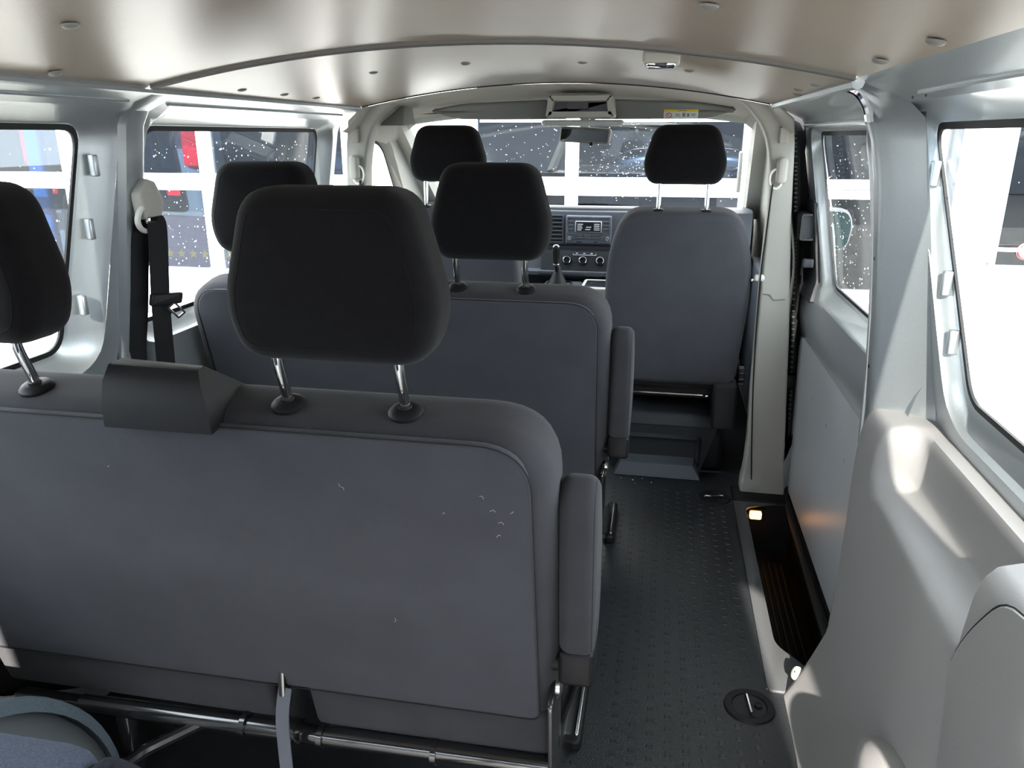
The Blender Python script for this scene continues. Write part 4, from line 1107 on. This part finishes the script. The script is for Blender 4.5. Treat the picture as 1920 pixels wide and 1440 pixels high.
# ------------------------------------------------------------------ outside mirror
mr = thing('door_mirror', (1.08, 3.62, .76), 'rounded outside mirror seen through the sliding door window', 'mirror')
mo = rnd([(-.11, -.085), (.055, -.085), (.072, .03), (.045, .095), (-.06, .10), (-.11, .06)], [.03, .05, .05, .05, .04, .03], 6)
m = MB(); m.slab(mo, (1.105, 3.66, .850), X1, Z1, V(0, -1, 0), .10, .03, 5, b0=.03, rings=3); m.build('housing', 'plastic_dash', mr, angle=60)
m = MB(); m.slab(inset(ccw(mo), .012), (1.105, 3.608, .850), X1, Z1, V(.12, -1, .0).normalized(), .003, 0, rings=1); m.build('mirror_glass', 'teal_reflection', mr)
m = MB(); m.tube([(1.02, 3.66, .80), (.93, 3.66, .78), (.86, 3.62, .78)], .03, 10, smooth=4); m.build('arm', 'plastic_black', mr)

# ------------------------------------------------------------------ outside: ground, facade, garage doors, hall
GZ = -.60
m = MB(); m.box(-40, 40, -40, 5.86, GZ - .3, GZ - .03)
gr = m.build('floor_yard', 'ground_stone', label='paved yard outside the van', cat='ground', kind='structure')
pm = MB(); pm.rbox(-.096, .096, -.096, .096, -.06, .0, .008)
pav0 = None
for i in range(9):
    for j in range(11):
        x = 1.85 + i * .2 + (.1 if j % 2 else 0); y = 3.7 + j * .2
        if pav0 is None:
            me_src = pm.build('paver', 'paver', gr, world=False); pav0 = me_src; o = me_src
        else:
            o = pav0.copy(); COL.objects.link(o); o.parent = gr
        o.location = V(x, y, GZ + .0 + random.uniform(-.003, .003)) - gr.location
for i in range(14):
    for j in range(4):
        o = pav0.copy(); COL.objects.link(o); o.parent = gr
        o.location = V(-6.6 + i * .2 + (.1 if j % 2 else 0), 5.1 + j * .2, GZ + random.uniform(-.003, .003)) - gr.location

m = MB(); m.box(-22, 22, -17.5, -17, GZ, 4.6); m.box(-22.3, 22.3, -17.8, -16.8, 4.6, 4.9)
m.build('wall_yard', 'yard_building', label='long dark building across the yard behind the van', cat='wall', kind='structure')
FY = 5.90
wf = MB()
D1X, D2X = (-7.3, -2.0), (-1.12, 2.02)
for (x0, x1, z0, z1) in [(-14, D1X[0], GZ, 6), (D1X[1], D2X[0], GZ, 6), (D2X[1], 2.42, GZ, 6), (3.38, 14, GZ, 6), (D1X[0], D1X[1], 2.55, 6), (D2X[0], D2X[1], 2.55, 6), (2.42, 3.38, 1.75, 6)]:
    wf.box(x0, x1, FY, FY + .25, z0, z1)
wf.build('wall_facade', 'facade_white', label='bright white workshop facade in front of the van', cat='wall', kind='structure')
m = MB(); m.rbox(2.22, 2.30, FY - .06, FY + .02, GZ, 3.5, .015); m.build('downpipe', 'grey_metal', label='grey vertical pipe on the white facade right of the garage doors', cat='pipe')
def garage_door(name, x0, x1, cuts, label):
    t = thing(name, ((x0 + x1) / 2, FY, GZ), label, 'garage door', 'glazed sectional doors of the workshop')
    rows = [(.180, .822), (.955, 1.60), (1.73, 2.38)]
    ys = (FY - .02, FY + .05)
    # horizontal rails
    zs = [(GZ, .180), (.822, .955), (1.60, 1.73), (2.38, 2.56)]
    for (a, b) in zs:
        m = MB(); m.rbox(x0, x1, ys[0], ys[1], a, b, .006, 'y'); m.build('rail', 'frame_white', t)
    m = MB(); m.box(x0, x1, ys[0] - .004, ys[0], -.22, -.212); m.build('panel_joint', 'grey_metal', t)
    m = MB(); m.box(x0, x1, ys[0] - .004, ys[0], .885, .891); m.build('panel_joint', 'grey_metal', t)
    for (z0, z1) in rows:
        for (c0, c1) in cuts:
            m = MB(); m.rbox(c0, c1, ys[0] + .003, ys[1], z0 - .01, z1 + .01, .004, 'y'); m.build('mullion', 'frame_white', t)
        e = [x0] + [v for c in cuts for v in c] + [x1]
        for k in range(0, len(e), 2):
            if e[k + 1] - e[k] < .02: continue
            m = MB(); m.box(e[k] - .01, e[k + 1] + .01, FY + .012, FY + .022, z0 - .01, z1 + .01); m.build('pane', 'shop_glass', t)
    return t
garage_door('garage_door', D1X[0], D1X[1], [(-7.3, -7.18), (-5.90, -5.78), (-4.625, -4.515), (-3.355, -3.240), (-2.12, -2.0)], 'white glazed garage door seen through the left side windows')
garage_door('garage_door', D2X[0], D2X[1], [(-1.12, -1.04), (-.372, -.275), (.885, .985), (1.94, 2.02)], 'white glazed garage door straight ahead through the windscreen')
# entrance door on the right
ed = thing('entrance_door', (2.9, FY, GZ), 'white entrance door with dark glass and handle on the far right', 'door')
m = MB(); m.rbox(2.42, 2.655, FY + .0, FY + .07, GZ, 1.75, .01, 'y'); m.build('stile', 'frame_white', ed)
m = MB(); m.rbox(3.15, 3.38, FY + .0, FY + .07, GZ, 1.75, .01, 'y'); m.build('stile', 'frame_white', ed)
m = MB(); m.rbox(2.655, 3.15, FY + .0, FY + .07, GZ, .385, .01, 'y'); m.build('bottom_rail', 'frame_white', ed)
m = MB(); m.rbox(2.655, 3.15, FY + .0, FY + .07, 1.6, 1.75, .01, 'y'); m.build('top_rail', 'frame_white', ed)
m = MB(); m.box(2.645, 3.16, FY + .03, FY + .04, .375, 1.61); m.build('pane', 'shop_glass', ed)
m = MB(); m.tube([(2.60, FY - .05, .50), (2.62, FY - .06, .505), (2.85, FY - .06, .505)], .014, 8); m.tube([(2.61, FY - .055, .503), (2.61, FY + .01, .503)], .012, 8); m.build('door_handle', 'frame_white', ed)
m = MB(); m.lathe((2.60, FY - .004, .40), V(0, -1, 0), [(.012, 0), (.012, .006)], 12); m.build('lock', 'grey_metal', ed)
sg_ = MB(); sg_.lathe((2.84, FY + .026, .485), V(0, -1, 0), [(.058, 0), (.058, .003)], 24); sg_ = sg_.build('prohibition_sign', 'white_label', ed)
m = MB(); m.tube([V(2.84 + .05 * cos(b_), FY + .0215, .485 + .05 * sin(b_)) for b_ in [2 * pi * k / 24 for k in range(25)]], .008, 6); m.tube([(2.805, FY + .0215, .52), (2.875, FY + .0215, .45)], .006, 6); m.build('sign_ring', 'sign_red', sg_)
m = MB(); m.rbox(2.80, 3.0, FY + .022, FY + .027, .87, .97, .002, 'y'); ps = m.build('blue_sticker', 'white_label', ed)
m = MB()
for k in range(4): m.tube([(2.815 + .045 * k, FY + .0205, .89), (2.84 + .045 * k, FY + .0205, .95)], .006, 5); m.tube([(2.84 + .045 * k, FY + .0205, .89), (2.815 + .045 * k, FY + .0205, .95)], .006, 5)
m.build('sticker_print', 'sign_blue', ps)

# dark workshop behind the panes
m = MB()
m.box(-14, 14, 5.88, 16, GZ - .05, GZ - .0); hf = m.build('floor_hall', 'hall_dark', label='dark workshop floor behind the garage doors', cat='floor', kind='structure')
m = MB(); m.box(-14, 14, 15.8, 16, GZ, 5); m.build('wall_hall', 'hall_dark', label='dark back wall of the workshop', cat='wall', kind='structure')
m = MB(); m.box(-14, 14, 6.15, 16, 4.9, 5.0); m.box(-14.1, -14, 6.1, 16, GZ, 5); m.box(14, 14.1, 6.1, 16, GZ, 5); m.build('ceiling_hall', 'hall_dark', label='dark workshop ceiling', cat='ceiling', kind='structure')
for (x0, x1, y, z) in [(-2.2, -.75, 11.0, 1.44), (-.6, 1.4, 11.0, 1.44)]:
    m = MB(); m.tube([(x0, y, z), (x1, y, z)], .018, 8); m.build('tube_lamp', 'lamp_tube', label='thin warm tube lamp %s in the dark workshop ahead' % ('further left' if x0 < -1 else 'further right'), cat='lamp', group='tube lamps in the workshop')
bp_ = thing('blue_post', (-5.3, 6.45, GZ), 'bright blue vertical post behind the far left panes', 'post')
m = MB(); m.rbox(-5.42, -5.27, 6.40, 6.50, GZ, 2.6, .02); m.build('post_body', 'blue_panel', bp_)
m = MB(); m.rbox(-5.45, -5.15, 6.35, 6.55, GZ, GZ + .04, .01); m.build('post_foot', 'grey_metal', bp_)
bn = thing('purple_banner', (-3.6, 6.2, GZ), 'dark purple low partition with gold stars behind the left panes', 'partition')
m = MB(); m.rbox(-5.0, -2.2, 6.30, 6.34, GZ, .56, .01, 'y'); m.build('board', 'hall_purple', bn)
for k in range(15):
    c = V(-4.35 + .115 * k, 6.298, .235); m = MB()
    pts = [c + V((.045 if q_ % 2 == 0 else .019) * sin(pi * q_ / 5), 0, (.045 if q_ % 2 == 0 else .019) * cos(pi * q_ / 5)) for q_ in range(10)]
    m.add(pts + [p + V(0, .003, 0) for p in pts], [tuple(range(10)), tuple(range(10, 20))[::-1]] + [(a, (a + 1) % 10, 10 + (a + 1) % 10, 10 + a) for a in range(10)])
    m.build('star', 'gold_star', bn)

def vehicle(name, x0, y0, length, wid, hgt, body, label, along='y', lights=True, rounded=.35, tz=None):
    """van with its rear face at y0, centred on x0"""
    t = thing(name, (x0, y0 + length / 2, GZ), label, 'car')
    b = GZ + .25
    m = MB(); W = wid / 2
    o = rnd([(-W, 0), (W, 0), (W * 1.0, hgt * .45), (W * .86, hgt - .25), (-W * .86, hgt - .25), (-W, hgt * .45)], [.08, .08, .2, rounded, rounded, .2], 6)
    m.slab(o, (x0, y0 + length / 2, b), X1, Z1, V(0, -1, 0), length, .12, 5, b1=.05, rings=3); m.build('body', body, t, angle=50)
    m = MB(); g_ = rnd([(-W * .82, hgt * .42), (W * .82, hgt * .42), (W * .72, hgt - .42), (-W * .72, hgt - .42)], .08, 5)
    m.slab(g_, (x0, y0 - .035, b), X1, Z1, V(0, -1, 0), .05, .01, 3, b1=.03, rings=2); m.build('rear_window', 'car_glass', t)
    for s_ in (-1, 1):
        m = MB(); m.rbox(min(x0 + s_ * W * .84, x0 + s_ * W * 1.0), max(x0 + s_ * W * .84, x0 + s_ * W * 1.0), y0 - .05, y0 + .12, tz if tz else b + hgt * .43, (tz + .36) if tz else b + hgt * .43 + .46, .02, 'y')
        m.build('tail_light', 'tail_red' if lights else 'car_glass', t)
        m = MB(); m.rbox(x0 + s_ * W * .70 - .07, x0 + s_ * W * .70 + .07, y0 - .07, y0 + .02, (tz - .27) if tz else b + .38, (tz - .21) if tz else b + .44, .01, 'y'); m.build('reflector', 'tail_red' if lights else 'car_glass', t)
        for yy in (y0 + .6, y0 + length - .7):
            m = MB(); m.lathe((x0 + s_ * (W - .11), yy, GZ + .31), X1 * s_, [(.20, -.1), (.31, -.09), (.31, .08), (.2, .10), (.02, .09)], 22); m.build('wheel', 'rubber_black', t)
        m = MB(); m.slab(rnd([(y0 + .5, hgt * .48), (y0 + length - .6, hgt * .48), (y0 + length - 1.0, hgt - .38), (y0 + .5, hgt - .38)], .08, 4), (x0 + s_ * W * .955, 0, b), Y1, Z1, X1, .06, .01, 3, rings=1); m.build('side_window', 'car_glass', t)
    m = MB(); m.rbox(x0 - W * .95, x0 + W * .95, y0 - .09, y0 + .08, b + .05, b + .34, .04, 'y'); m.build('bumper', 'car_grey', t)
    return t
vehicle('parked_van', -4.80, 6.75, 4.4, 1.85, 2.2, 'car_white', 'van with red tail lights parked behind the left garage door panes', tz=.98)
vehicle('parked_van', .55, 8.3, 4.2, 1.8, 1.72, 'car_grey', 'dark grey van parked in the workshop straight ahead', lights=False, rounded=.55)
vehicle('parked_van', -2.5, 7.4, 4.2, 1.8, 1.70, 'car_grey', 'dark grey van parked in the workshop beside the white-bodied van', lights=False, rounded=.5)
